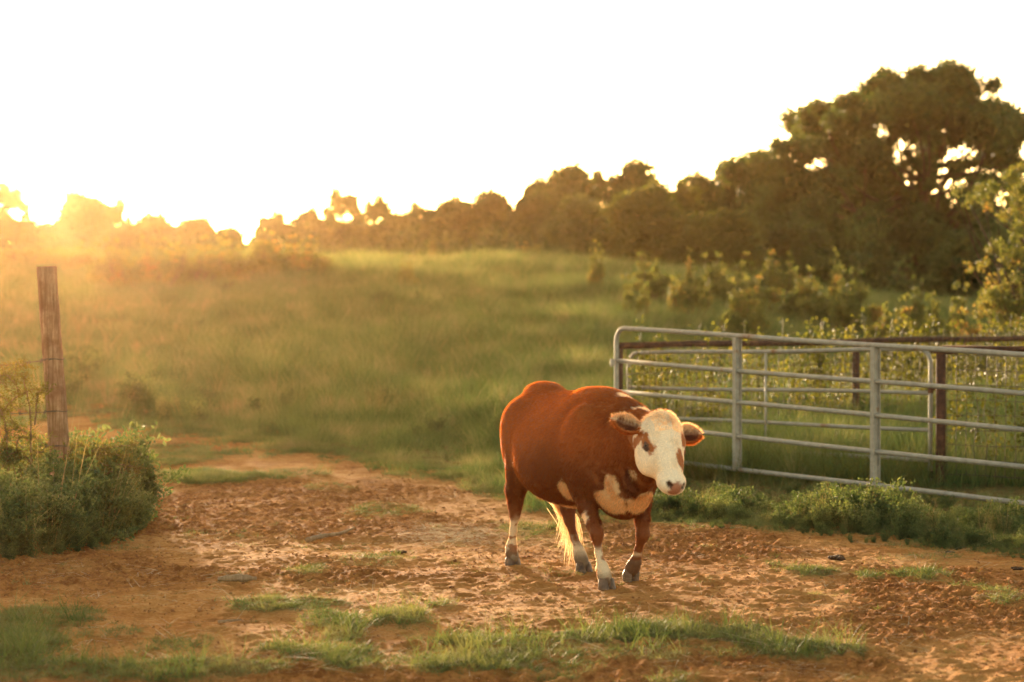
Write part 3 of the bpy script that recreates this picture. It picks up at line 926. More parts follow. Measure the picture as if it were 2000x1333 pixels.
# undergrowth closing the foot of the wood
g = np.random.default_rng(44)
mb = MB()
mb_c = []; mb_r = []
for u in np.arange(-420, 2500, 26):
    for D in (97, 103):
        if u < 480 and D < 100: pass
        hgt = float(np.interp(u, [-400, 450, 490, 560, 1000, 1500, 2500], [455, 458, 462, 455, 450, 500, 500])) + g.uniform(-8, 22)
        x = at(u, D); zb = float(hill(x, D)); zt = CAM_H + (HZ - hgt) * D / F
        for z in np.arange(zb + .3, zt - .3, .8): mb_c.append((x + g.normal(0, .35), D + g.normal(0, 1.2), z)); mb_r.append(g.uniform(.5, .8))
V, T = blob_leaves(np.array(mb_c), np.array(mb_r), 62, .24, g)
mb.add(V, T)
obj('undergrowth', mb.mesh('undergrowth', M_TREE, False), kind='stuff')

# the tall oak: its clumps follow the real crown, deep as well as wide
g = np.random.default_rng(51)
OD = 106.0
LOB = [(1850, 180, 62), (1775, 178, 52), (1905, 215, 58), (1720, 205, 48), (1940, 262, 46), (1812, 158, 30), (1880, 160, 34), (1742, 166, 26), (1665, 222, 44), (1600, 235, 46), (1568, 270, 34), (1636, 268, 42), (1572, 318, 42), (1690, 262, 34),
       (1616, 335, 48), (1540, 365, 52), (1680, 345, 40), (1600, 400, 62), (1668, 415, 50), (1500, 420, 60), (1540, 470, 62), (1640, 480, 68), (1722, 470, 60), (1965, 312, 30), (1920, 300, 28), (1978, 262, 24), (1988, 232, 18),
       (1950, 365, 34), (1895, 350, 24), (1850, 385, 40), (1905, 415, 46), (1960, 430, 50), (1800, 440, 50), (1850, 470, 60), (1780, 500, 62), (1910, 490, 62), (1985, 500, 60), (1720, 400, 26), (1790, 300, 28), (1742, 330, 26), (1800, 250, 30), (1860, 262, 30), (1740, 262, 26),
       (1820, 330, 20), (1835, 215, 36), (1560, 395, 50), (1650, 385, 50), (1500, 370, 40), (1745, 445, 50), (1715, 350, 34), (1640, 225, 40), (1700, 190, 30), (1580, 215, 24), (1470, 440, 50), (1930, 240, 40), (1780, 215, 44), (1820, 200, 40), (1700, 178, 40), (1740, 154, 32), (1795, 142, 32), (1850, 138, 32), (1900, 150, 32), (1938, 190, 40), (1962, 232, 34), (1700, 300, 40), (1660, 310, 40), (1970, 290, 30), (1760, 410, 26), (1560, 520, 62), (1660, 535, 60), (1850, 530, 56), (1950, 545, 56), (1765, 385, 22), (1876, 310, 18)]
oc, orr = [], []
LOB += [(1520, 325, 42), (1488, 305, 34), (1545, 285, 36), (1450, 330, 40), (1590, 440, 50)]
for (u, v, r) in LOB:
    v += 16 if v < 350 else 0
    for k in range(5):
        du, dv = g.normal(0, r * .38, 2); D = OD + g.normal(0, 2.6) * (r / 50)
        q = pt(u + du, v + dv, OD); q[1] = D; oc.append(q); orr.append(r * g.uniform(.5, .85) * OD / F)
oc = np.array(oc); orr = np.array(orr)
base = np.array([at(1785, OD), OD, float(hill(at(1785, OD), OD)) - .2])
oak = obj('oak_tree', None, None, 'tall spreading oak towering over the wood at the upper right', 'tree', G1); oak.location = tuple(base)
mb = MB(); tr = spline([(0, 0, -.2), (.05, 0, 1.8), (-.05, .1, 3.6), (.2, 0, 5.2), (.5, 0, 7.0), (.6, .2, 8.6)], 5); mb.tube(tr, np.linspace(.48, .12, len(tr)), 12)
for i in range(0, len(oc), 4): limbs(mb, tr[min(len(tr) - 3, 5 + int(g.integers(0, 15)))].copy(), [oc[i] - base], .12, g, 5)
obj('trunk', mb.mesh('trunk', M_BARK), oak)
V, T = blob_leaves(oc - base, orr, 680, .18, g, squash=.85)
obj('crown', mesh_np('oak_crown', V, T, M_TREE, False), oak)

# ---- shrubs of the meadow
def shrub_proto(seed, n=16, per=150, leaf=.05, sprigs=5, spread=.5):
    g = np.random.default_rng(seed); C_, R_ = [], []; mb = MB()
    for k in range(n):
        a = g.uniform(0, 6.283); r = spread * math.sqrt(g.random()) * .85; h = g.uniform(.12, .72) * (1 - .5 * (r / spread) ** 2)
        C_.append((r * math.cos(a), r * math.sin(a), h)); R_.append(g.uniform(.12, .19))
    for k in range(sprigs):
        a = g.uniform(0, 6.283); r = spread * g.uniform(.1, .8)
        hh_ = g.uniform(.75, 1.05); a2 = g.uniform(0, 6.283)
        for t in np.linspace(.45, 1.0, 4): C_.append((r * math.cos(a) + .16 * t * t * math.cos(a2), r * math.sin(a) + .16 * t * t * math.sin(a2), t * hh_)); R_.append(.14 * (1.25 - t))
    C_ = np.array(C_); R_ = np.array(R_)
    for c in C_: limbs(mb, np.array([c[0] * .15, c[1] * .15, -.03]), [c], .012, g, 4)
    V, T = blob_leaves(C_, R_, per, leaf, g)
    return mb, V, T


for nm, kw in dict(shrub1=dict(seed=311), shrub2=dict(seed=312, sprigs=8, n=12), shrub3=dict(seed=313, n=20, sprigs=3), sapling=dict(seed=314, n=7, sprigs=7, spread=.30, per=110)).items():
    mb, V, T = shrub_proto(**kw)
    PROTO[nm] = {'trunk': mb.mesh('stems', M_TWIG), 'V': V, 'T': T}


def place_shrub(u, vtop, wpx, D, proto, label, group, mat=None):
    x = at(u, D); z = float(hill(x, D)) - .05; top = CAM_H + (HZ - vtop) * D / F
    o = obj('shrub', None, None, label, 'shrub', group); o.location = (x, D, z); o.rotation_euler = (0, 0, rg.uniform(0, 6.28))
    W = wpx * D / F; H = top - z
    for nm, me in (('stems', PROTO[proto]['trunk']), ('foliage', crown_mesh(proto, mat or M_SHRUB))):
        c = obj(nm, me, o); c.scale = (W / 1.15, W / 1.15, H / 1.0)
    return o


G2, G3 = 'bushes in the row on the left of the crest', 'shrubs along the foot of the wood on the right'
for (u, v, w_, D, p, lb) in [
    (238, 482, 110, 66, 'shrub1', 'hazy bush at the left end of the row on the crest'), (305, 474, 120, 67, 'shrub3', 'second bush from the left in the row on the crest'),
    (372, 478, 110, 68, 'shrub2', 'ragged bush left of the middle of the row on the crest'), (436, 470, 120, 69, 'shrub3', 'thick bush at the middle of the row on the crest'),
    (500, 468, 110, 70, 'shrub1', 'bush right of the middle of the row on the crest'), (556, 476, 100, 71, 'shrub2', 'next to last bush at the right of the row on the crest'),
    (606, 478, 80, 72, 'shrub3', 'dark bush ending the row on the crest at the right'), (150, 486, 110, 76, 'shrub3', 'bush lost in the glare behind the top of the wooden post'),
        (40, 490, 140, 78, 'shrub1', 'bush in the glare near the left edge')]:
    place_shrub(u, v - 14, w_ * 1.3, D - 6.5, p, lb, G2)
for (u, v, w_, D, p, lb) in [
    (1165, 484, 44, 62, 'sapling', 'slim leafy sapling standing alone on the crest'), (795, 512, 60, 62, 'sapling', 'small loose bush in the meadow below the centre of the crest'),
    (845, 470, 30, 84, 'sapling', 'thin sprig on the crest at the centre'), (1035, 482, 50, 84, 'shrub2', 'little bush at the edge of the dark wood right of centre'), (1275, 506, 80, 60, 'shrub2', 'reddish shrub right of the lone sapling'),
    (1345, 497, 30, 64, 'sapling', 'narrow spiky shrub sticking up beside the reddish shrub'), (1342, 535, 80, 54, 'shrub2', 'pale rounded low bush below the narrow spiky shrub'),
    (1405, 505, 100, 62, 'shrub1', 'broad shrub with brown tips left of the middle of the thicket'), (1470, 518, 100, 60, 'shrub3', 'low shrub in the middle of the thicket'),
    (1515, 502, 90, 66, 'shrub2', 'tall ragged shrub before the dark foot of the wood'), (1585, 532, 110, 58, 'shrub1', 'wide green shrub below the left side of the oak'), (1632, 503, 34, 62, 'sapling', 'very narrow upright shrub before the oak trunk'),
    (1672, 535, 90, 56, 'shrub1', 'low green shrub right of the very narrow one'), (1245, 548, 60, 52, 'shrub2', 'small low bush in the grass above the gate corner'),
    (1790, 556, 70, 52, 'sapling', 'loose shrub with arching tips above the middle of the far fence'), (1842, 565, 90, 48, 'shrub2', 'arching bright shrub above the fence near the right tree'),
    (1740, 588, 100, 46, 'shrub2', 'low bush behind the fence left of the arching shrubs'), (1450, 552, 90, 50, 'shrub1', 'low bush in the grass above the long gate'), (1900, 612, 110, 42, 'shrub1', 'bush behind the fence at the foot of the right tree')]:
    place_shrub(u, v - 8, w_ * 1.35, D - 2, p, lb, G3)

# ---- small leaved tree at the right edge, close behind the fence
g = np.random.default_rng(61)
TD = 39.0
root_p = np.array([at(2035, TD), TD, float(hill(at(2035, TD), TD)) - .1])
rt = obj('tree', None, None, 'small leaved tree reaching in from the right edge behind the fence', 'tree'); rt.location = tuple(root_p)
tips = [(1885, 372, 14), (1915, 378, 20), (1945, 368, 22), (1975, 352, 26), (2010, 340, 30), (2050, 330, 34), (1900, 398, 14), (1935, 400, 20), (1970, 390, 26), (2010, 385, 30), (2050, 380, 34), (1960, 425, 18), (1990, 420, 26), (2030, 430, 34),
        (1905, 516, 10), (1925, 522, 14), (1900, 528, 8), (1930, 488, 16), (1955, 472, 24), (1985, 462, 26), (2020, 460, 30), (1960, 505, 24), (1990, 505, 30), (2030, 510, 34), (1940, 555, 20), (1925, 575, 18), (1965, 545, 28), (2000, 555, 34), (2040, 560, 36),
        (1930, 600, 22), (1915, 620, 18), (1960, 595, 30), (1995, 610, 36), (1945, 635, 28), (1985, 640, 36), (2040, 630, 40), (1975, 575, 30), (2080, 480, 50), (2090, 380, 50), (2100, 580, 50), (1868, 366, 7), (1960, 525, 12)]
tc_, tr_ = [], []
for (u, v, r) in tips:
    for k in range(3):
        q = pt(u + g.normal(0, r * .4), v + g.normal(0, r * .4), TD); q[1] += g.normal(0, .45); tc_.append(q - root_p); tr_.append(r * g.uniform(.45, .75) * TD / F)
tc_ = np.array(tc_); tr_ = np.array(tr_)
mb = MB(); st = spline([(0, 0, -.1), (.05, 0, .8), (-.02, 0, 1.7), (.1, 0, 2.7)], 5); mb.tube(st, np.linspace(.11, .04, len(st)), 8)
for i in range(0, len(tc_), 2): limbs(mb, st[g.integers(3, len(st) - 1)].copy(), [tc_[i]], .022, g, 5)
obj('trunk', mb.mesh('trunk', M_BARK), rt)
V, T = blob_leaves(tc_, tr_, 150, .050, g, squash=.9, aspect=.6)
obj('crown', mesh_np('right_tree_crown', V, T, M_SHRUB, False), rt)

# ---- bush about the foot of the wooden post, and the thorny shrub growing through it
def leafy_bush(name, D, blobs, label, per, leaf, mat, seed, cat='bush'):
    g = np.random.default_rng(seed)
    uc = np.mean([b[0] for b in blobs]); bx = np.array([at(uc, D), D, 0.0]); bx[2] = float(ground_z(bx[0], D)[0])
    o = obj(name, None, None, label, cat); o.location = tuple(bx)
    cc, rr = [], []
    for (u, v, r, dd) in blobs:
        for k in range(3):
            q = pt(u + g.normal(0, r * .45), v + g.normal(0, r * .35), D); q[1] += dd + g.normal(0, .25); q[0] *= q[1] / D; q[2] = max(q[2], .05)
            cc.append(q - bx); rr.append(r * g.uniform(.4, .75) * D / F)
    cc = np.array(cc); rr = np.array(rr); mb = MB()
    for c in cc: limbs(mb, np.array([c[0] * .6, c[1] * .6, -.02]), [c], .007, g, 4)
    obj('stems', mb.mesh('stems', M_TWIG), o)
    V, T = blob_leaves(cc, rr, per, leaf, g, aspect=.4)
    obj('foliage', mesh_np('foliage', V, T, mat, False), o)
    return o


leafy_bush('bush', 17.6, [(20, 900, 50, .8), (90, 915, 45, .6), (150, 935, 40, .5), (-60, 900, 60, .8), (-150, 890, 70, 1.0), (60, 965, 55, .2), (130, 985, 50, .1), (190, 975, 45, .2), (222, 990, 30, .1), (245, 1010, 24, 0), (215, 1030, 30, -.2),
                           (170, 1030, 45, -.3), (100, 1030, 50, -.4), (30, 1020, 60, -.4), (-50, 1000, 60, -.2), (-140, 980, 80, 0), (262, 1035, 14, -.1), (-230, 960, 90, .3)],
           'dense dark green bush round the foot of the wooden post', 300, .040, M_WEED, 71)
g = np.random.default_rng(72)
SD = 18.4
sx = np.array([at(60, SD), SD, float(ground_z(at(60, SD), SD)[0])])
th = obj('thorny_shrub', None, None, 'sparse thorny shrub with arching twigs growing around the wooden post', 'shrub'); th.location = tuple(sx)
mb = MB(); lc = []
TW = [[(150, 960), (165, 900), (185, 880), (230, 870), (268, 868)], [(160, 940), (178, 890), (200, 905), (250, 905), (275, 918)], [(180, 930), (190, 890), (215, 885), (240, 890)], [(60, 930), (62, 820), (50, 750), (52, 735)], [(62, 830), (80, 770), (88, 752)],
      [(20, 930), (10, 820), (-20, 760), (30, 725), (60, 715)], [(-10, 850), (20, 790), (60, 765), (85, 770)], [(-40, 900), (-60, 780), (-30, 720), (20, 712)], [(0, 900), (10, 850), (40, 840), (70, 850)], [(90, 960), (60, 900), (20, 880), (-30, 870)],
      [(120, 960), (125, 900), (150, 870), (170, 880)], [(30, 900), (40, 860), (70, 858), (95, 880)], [(-80, 900), (-100, 800), (-60, 700), (-20, 690)], [(-20, 800), (0, 750), (15, 735)], [(200, 960), (215, 920), (250, 930), (265, 945)], [(140, 960), (150, 915), (175, 905), (190, 925)],
      [(-60, 880), (-30, 820), (10, 800), (30, 830)], [(0, 940), (20, 890), (60, 880), (100, 900)], [(-20, 760), (5, 735), (30, 745), (42, 770)], [(-50, 800), (-20, 770), (10, 780), (25, 800)]]
for tw in TW:
    P_ = [pt(u, v, SD) - sx + [0, g.normal(0, .06), 0] for u, v in tw]
    P_ = spline(P_, 8); P_ = P_ + np.cumsum(g.normal(0, .003, P_.shape), 0)
    mb.tube(P_, np.linspace(.0075, .002, len(P_)), 5, False)
    for i in range(4, len(P_)):
        for k in range(2):
            d = g.normal(size=3) * [1, 1, .7]; d /= np.linalg.norm(d); L = g.uniform(.04, .14)
            if g.random() < .55: mb.tube([P_[i], P_[i] + d * L], [.002, .0008], 3, False)
            for t in np.linspace(.1, 1, 9): lc.append(P_[i] + d * L * t + g.normal(0, .008, 3))
obj('stems', mb.mesh('stems', M_TWIG), th)
V, T = leaf_quads(np.array(lc), .022, g, aspect=.5)
obj('foliage', mesh_np('foliage', V, T, M_THORN, False), th)

# ------------------------------------------------------------------ things lying on the clay
def lying(name, label, cat, uv, mbf, mat, lift=0.0, group=None):
    x, y = xy_of(*uv); z = float(ground_z(x, y)[0])
    o = obj(name, mbf.mesh(name, mat), None, label, cat, group); o.location = (float(x), float(y), z + lift); return o


def seg(uv0, uv1):
    a, b = np.array(xy_of(*uv0)), np.array(xy_of(*uv1)); return b - a


d = seg((600, 1062), (692, 1048)); mb = MB()
P_ = spline([(-d[0] / 2, -d[1] / 2, .012), (-d[0] * .15, -d[1] * .1, .022), (d[0] * .2, d[1] * .1, .028), (d[0] / 2, d[1] / 2, .05)], 5)
mb.tube(P_, np.linspace(.020, .008, len(P_)), 8, True, .3); mb.tube([P_[5], P_[5] + [-.06, .08, .02]], [.008, .003], 5)
lying('fallen_branch', 'bent bare stick lying on the clay left of the cow', 'stick', (646, 1056), mb, M_STICK, .012)
d = seg((425, 1137), (500, 1137)); mb = MB()
P_ = spline([(-d[0] / 2, 0, .01), (0, .02, .016), (d[0] / 2, .01, .01)], 6); mb.tube(P_, [.012 + .010 * math.sin(t * 3.1) for t in np.linspace(0, 1, len(P_))], 7, True, .6)
lying('bark_piece', 'flat grey piece of bark on the clay in front of the bent stick', 'bark', (462, 1139), mb, M_STICK, .008)
mb = MB(); mb.tube([(-.06, 0, .01), (0, .01, .015), (.06, .03, .018)], [.009, .008, .004], 6, True, .3)
lying('twig', 'short twig lying before the green patch at the lower left', 'stick', (447, 1222), mb, M_STICK, .005)
s = NT('dry_dung'); s.col(s.ramp(s.noise(s.n('TexCoord').outputs['Object'], 25, 4, .7), [(.3, (.03, .016, .010)), (.7, (.11, .055, .028))])); s.rough(.9, .2); M_DUNG = s.m


def dung(w_, seed):
    g = np.random.default_rng(seed); mb = MB()
    for k in range(9):
        c = np.array([g.normal(0, w_ * .28), g.normal(0, w_ * .3), .01]); r = w_ * g.uniform(.14, .28)
        V = []; T = []
        for i in range(6):
            for j in range(9):
                a, b = i / 5 * math.pi, j / 9 * 6.283; q = 1 + .25 * (g.random() - .5)
                V.append(c + np.array([math.sin(a) * math.cos(b), math.sin(a) * math.sin(b), math.cos(a) * .45]) * r * q)
        T = [(i * 9 + j, i * 9 + (j + 1) % 9, (i + 1) * 9 + (j + 1) % 9, (i + 1) * 9 + j) for i in range(5) for j in range(9)]
        mb.add(V, T)
    return mb


for i, (uv, w_, lb) in enumerate([((780, 1084), .09, 'small black lump of dung left of the cow'), ((1640, 1092), .15, 'flat dark dung heap on the clay before the weeds'), ((1860, 1082), .06, 'dark dung lump at the edge of the weeds, lower right'),
                                  ((1992, 1114), .09, 'dark dung lump at the right edge of the picture'), ((1030, 1255), .14, 'dark crumbled dung in the near grass below the cow')]):
    lying('dung', lb, 'dung', uv, dung(w_, 500 + i), M_DUNG, .0, 'dung lying about the yard')

# ------------------------------------------------------------------ the cow
# local frame: +x forward, +y the cow's left, z up.  One distance field, one skin.
COW_O = np.array([.42, 15.0, 0.0]); CA = R(66)
CX = np.array([math.cos(CA), -math.sin(CA), 0]); CY = np.array([math.sin(CA), math.cos(CA), 0]); CZ = np.array([0, 0, 1.])
CM = np.stack([CX, CY, CZ], 1)                   # local -> world


def to_local(p): return (np.asarray(p, float) - COW_O) @ CM


VX = .0085
G0 = np.array([-1.02, -.50, -.02]); G1 = np.array([1.48, .48, 1.38])
GN = ((G1 - G0) / VX).astype(int) + 1
FLD = np.full(GN, 1.0, np.float32)


def region(lo, hi):
    a = np.clip(((np.asarray(lo) - G0) / VX).astype(int), 0, GN - 1); b = np.clip(((np.asarray(hi) - G0) / VX).astype(int) + 2, 1, GN)
    sl = tuple(slice(a[i], b[i]) for i in range(3))
    ax = [(np.arange(a[i], b[i]) * VX + G0[i]).astype(np.float32) for i in range(3)]
    return sl, np.meshgrid(*ax, indexing='ij', sparse=True)


def blend(sl, d, k, sub=False):
    f = FLD[sl]
    if sub:
        d = -d; h = np.clip(.5 - .5 * (f - d) / k, 0, 1)       # smooth max(f, -d)
        FLD[sl] = f * (1 - h) + d * h + k * h * (1 - h)
    else:
        h = np.clip(.5 + .5 * (f - d) / k, 0, 1)
        FLD[sl] = f * (1 - h) + d * h - k * h * (1 - h)


def cone(a, b, r1, r2, k=.04, sub=False, flat=None):
    """tapered limb from a to b; flat = (axis vector, factor) squeezes it along that axis"""
    a = np.asarray(a, float); b = np.asarray(b, float); r = max(r1, r2)
    m = r * (1 if flat is None else max(1, flat[1])) + k + .02
    sl, (X, Y, Z) = region(np.minimum(a, b) - m, np.maximum(a, b) + m)
    px, py, pz = X - a[0], Y - a[1], Z - a[2]; d = b - a; L = d @ d
    t = np.clip((px * d[0] + py * d[1] + pz * d[2]) / L, 0, 1)
    qx, qy, qz = px - t * d[0], py - t * d[1], pz - t * d[2]
    if flat is not None:
        ax = np.asarray(flat[0], float); ax /= np.linalg.norm(ax)
        q = qx * ax[0] + qy * ax[1] + qz * ax[2]; e = q * (1 / flat[1] - 1)
        qx, qy, qz = qx + e * ax[0], qy + e * ax[1], qz + e * ax[2]
    blend(sl, np.sqrt(qx * qx + qy * qy + qz * qz) - (r1 + (r2 - r1) * t), k, sub)


def chain(pts, k=.03, flat=None):
    for p, q in zip(pts[:-1], pts[1:]): cone(p[:3], q[:3], p[3], q[3], k, False, flat)


def ell(c, r, axes=None, k=.04, sub=False):
    c = np.asarray(c, float); r = np.asarray(r, float); m = r.max() + k + .02
    sl, (X, Y, Z) = region(c - m, c + m)
    A = np.eye(3) if axes is None else np.asarray(axes, float)       # rows are the ellipsoid's axes
    p = [(X - c[0]) * A[i, 0] + (Y - c[1]) * A[i, 1] + (Z - c[2]) * A[i, 2] for i in range(3)]
    k0 = np.sqrt(sum((p[i] / r[i]) ** 2 for i in range(3))); k1 = np.sqrt(sum((p[i] / r[i] ** 2) ** 2 for i in range(3))) + 1e-6
    blend(sl, k0 * (k0 - 1) / k1, k, sub)


# barrel: x, top, bottom, half-width, height of the widest point (0 bottom .. 1 top)
ST = np.array([(-.80, 1.08, .86, .08), (-.76, 1.12, .78, .14), (-.68, 1.130, .66, .185), (-.54, 1.148, .56, .218), (-.38, 1.150, .49, .285), (-.18, 1.142, .445, .332), (.05, 1.145, .43, .352),
               (.22, 1.155, .435, .340), (.38, 1.150, .46, .29), (.52, 1.115, .46, .235), (.64, 1.07, .45, .190), (.74, 1.00, .50, .145), (.80, .93, .58, .10)])
sl, (X, Y, Z) = region((-.88, -.47, .36), (.90, .47, 1.26))
_s = spline(ST, 6)
ip = lambda c: np.interp(X, _s[:, 0], _s[:, c])
top, bot, hw = ip(1), ip(2), ip(3)
hh = (top - bot) / 2; zc = (top + bot) / 2
zn = (Z - zc) / hh
wz = hw * (1 - .20 * np.clip(zn, -1, 1) - .10 * np.clip(zn, -1, 1) ** 2)
ex_ = np.where(zn > 0, np.interp(X, [-.75, -.3, .1], [1.65, 1.85, 2.2]), 2.25)
kk = (np.abs(Y / wz) ** ex_ + np.abs(zn) ** ex_) ** (1 / ex_)
d = (kk - 1) * np.minimum(wz, hh) * .92
dx = np.maximum(np.maximum(X - .82, -.80 - X), 0)
d = np.where(dx > 0, np.sqrt(np.maximum(d, 0) ** 2 + dx ** 2), d)
blend(sl, d.astype(np.float32), .02)
for sg in (-1, 1):
    ell((-.70, sg * .09, .96), (.09, .07, .09), k=.10)              # pin bones
    ell((-.58, sg * .125, .80), (.20, .110, .26), k=.10)              # thigh
    ell((.44, sg * .175, .83), (.15, .125, .25), k=.08)              # shoulder
    ell((.50, sg * .17, .68), (.12, .100, .14), k=.07)               # point of shoulder
ell((-.58, .04, 1.122), (.18, .085, .052), k=.08)                    # tail head
ell((.28, 0, 1.11), (.20, .10, .05), k=.08)                          # withers
ell((.64, 0, .56), (.15, .13, .13), k=.07)                           # brisket
ell((.58, 0, .48), (.14, .085, .06), k=.06)
cone((.24, -.44, 1.00), (.20, -.46, .58), .045, .06, k=.10, sub=True)  # hollow behind the shoulder
cone((.24, .44, 1.00), (.20, .46, .58), .045, .06, k=.10, sub=True)
cone((-.40, -.42, .84), (-.36, -.40, .56), .065, .065, k=.08, sub=True)  # flank
cone((-.40, .42, .80), (-.36, .41, .56), .05, .05, k=.09, sub=True)
ell((-.40, 0, .53), (.16, .12, .07), k=.06)                          # udder line

# head frame from the pose in the photograph
POLL = to_local((.885, 14.0, 1.030))
PSI, PIT = R(32), R(36)
hg = np.array([math.sin(PSI), -math.cos(PSI), 0])
ROLL = R(11)
A_ = hg * math.sin(PIT) - CZ * math.cos(PIT); N_ = hg * math.cos(PIT) + CZ * math.sin(PIT)
S_ = np.cross(A_, N_)                                                 # towards the cow's left, picture right
if S_[0] < 0: S_ = -S_
A_, S_ = A_ * math.cos(ROLL) - S_ * math.sin(ROLL), S_ * math.cos(ROLL) + A_ * math.sin(ROLL)
HA, HN, HS = A_ @ CM, N_ @ CM, S_ @ CM                                # in cow coordinates
HAX = np.stack([HA, HN, HS])


def hd(a, n, s_): return POLL + HA * a + HN * n + HS * s_


# neck
nb = hd(.10, -.13, 0)
cone((.56, 0, .86), nb, .235, .125, k=.10, flat=((0, 1, 0), .80))
cone((.46, 0, 1.02), hd(.03, -.12, 0), .10, .075, k=.08)              # crest
cone((.70, 0, .62), hd(.20, -.17, 0), .11, .06, k=.10, flat=((0, 1, 0), .7))   # throat and dewlap
# skull
ell(hd(.09, -.065, 0), (.125, .100, .128), HAX, .03)
cone(hd(.07, -.060, 0), hd(.31, -.060, 0), .100, .070, k=.03, flat=(HS, 1.12))
cone(hd(.16, -.150, 0), hd(.36, -.105, 0), .095, .058, k=.03)
ell(hd(.400, -.074, 0), (.072, .074, .088), HAX, .03)
ell(hd(.445, -.066, 0), (.030, .054, .066), HAX, .02)
ell(hd(-.010, -.050, 0), (.055, .07, .085), HAX, .04)
for sg in (-1, 1):
    ell(hd(.185, -.140, sg * .070), (.125, .105, .068), HAX, .04)     # cheek
    ell(hd(.130, -.045, sg * .096), (.055, .035, .034), HAX, .02)     # brow
    ell(hd(.265, -.080, sg * .060), (.07, .05, .028), HAX, .03)
    ell(hd(.178, -.064, sg * .142), (.026, .022, .028), HAX, .012, True)   # eye socket
    ell(hd(.178, -.066, sg * .118), (.024, .022, .018), HAX, .006)   # lids
    ell(hd(.458, -.036, sg * .046), (.020, .013, .015), HAX, .008, True)    # nostril
cone(hd(.425, -.140, -.07), hd(.460, -.135, 0), .006, .006, k=.012, sub=True)
cone(hd(.425, -.140, .07), hd(.460, -.135, 0), .006, .006, k=.012, sub=True)   # mouth line
# ears: cupped, opening forward
EARS = []
for sg, up, fw in ((-1, .26, .10), (1, .14, .22)):
    e1 = HS * sg * .95 - HA * up - HN * .12 + HN * fw * .5; e1 /= np.linalg.norm(e1)          # along the ear
    e3 = HN * 1.0 + HS * sg * .15 + HA * .25; e3 -= e1 * (e3 @ e1); e3 /= np.linalg.norm(e3)   # opening
    e2 = np.cross(e3, e1); AX = np.stack([e1, e2, e3])
    root = hd(.034, -.095, sg * .110)
    cone(root - e1 * .02, root + e1 * .045, .034, .030, k=.025)
    c = root + e1 * .092
    ell(c, (.082, .064, .027), AX, .02)
    ell(c + e1 * .052, (.056, .034, .018), AX, .02)
    ell(c + e3 * .026 + e1 * .004, (.070, .048, .025), AX, .008, True)
    EARS.append((root, e1, e2, e3))

# legs: x, y, z, radius
LEGS = {
    'rf': [(.43, -.195, .72, .115), (.425, -.185, .585, .082), (.475, -.175, .47, .056), (.548, -.170, .37, .043), (.590, -.170, .315, .036), (.617, -.170, .205, .0205), (.668, -.170, .125, .033), (.690, -.170, .085, .040), (.710, -.170, .045, .044)],
    'lf': [(.49, .15, .74, .115), (.525, .165, .62, .085), (.540, .155, .49, .058), (.560, .150, .385, .045), (.562, .150, .296, .037), (.505, .150, .195, .022), (.470, .150, .125, .034), (.430, .150, .085, .042), (.405, .150, .065, .042)],
    'rh': [(-.52, -.150, .74, .115), (-.52, -.165, .62, .100), (-.575, -.180, .50, .068), (-.600, -.170, .40, .046), (-.605, -.170, .34, .033), (-.630, -.170, .235, .022), (-.658, -.170, .125, .034), (-.655, -.170, .08, .040), (-.645, -.170, .045, .044)],
    'lh': [(-.50, .15, .74, .130), (-.42, .165, .62, .110), (-.440, .135, .49, .068), (-.432, .125, .375, .048), (-.400, .12, .31, .034), (-.330, .12, .205, .0235), (-.262, .12, .125, .034), (-.235, .12, .085, .042), (-.200, .12, .045, .045)],
}
for nm, L in LEGS.items():
    chain(L, .028, ((0, 1, 0), .90))
for nm in ('rh', 'lh'):                                               # point of the hock
    L = LEGS[nm]; p = np.array(L[3][:3]); cone(p + [-.035, 0, .02], np.array(L[1][:3]) + [-.10, 0, -.02], .024, .035, k=.03)
for nm in ('rf', 'lf'):
    p = np.array(LEGS[nm][4][:3]); ell(p + [.008, 0, .01], (.034, .036, .045), k=.02)
for nm, L in LEGS.items():                                            # dewclaws
    p = np.array(L[6][:3])
    for sg in (-1, 1): ell(p + [-.040, sg * .018, -.01], (.014, .011, .016), k=.012)
# tail dock, down behind the rump and in between the hocks
TAIL = spline([(-.74, 0, 1.13), (-.82, .01, 1.04), (-.83, .02, .88), (-.80, .03, .70), (-.75, .045, .56), (-.68, .06, .46)], 5)
for p, q in zip(TAIL[:-1], TAIL[1:]): cone(p, q, .026, .024, k=.02)


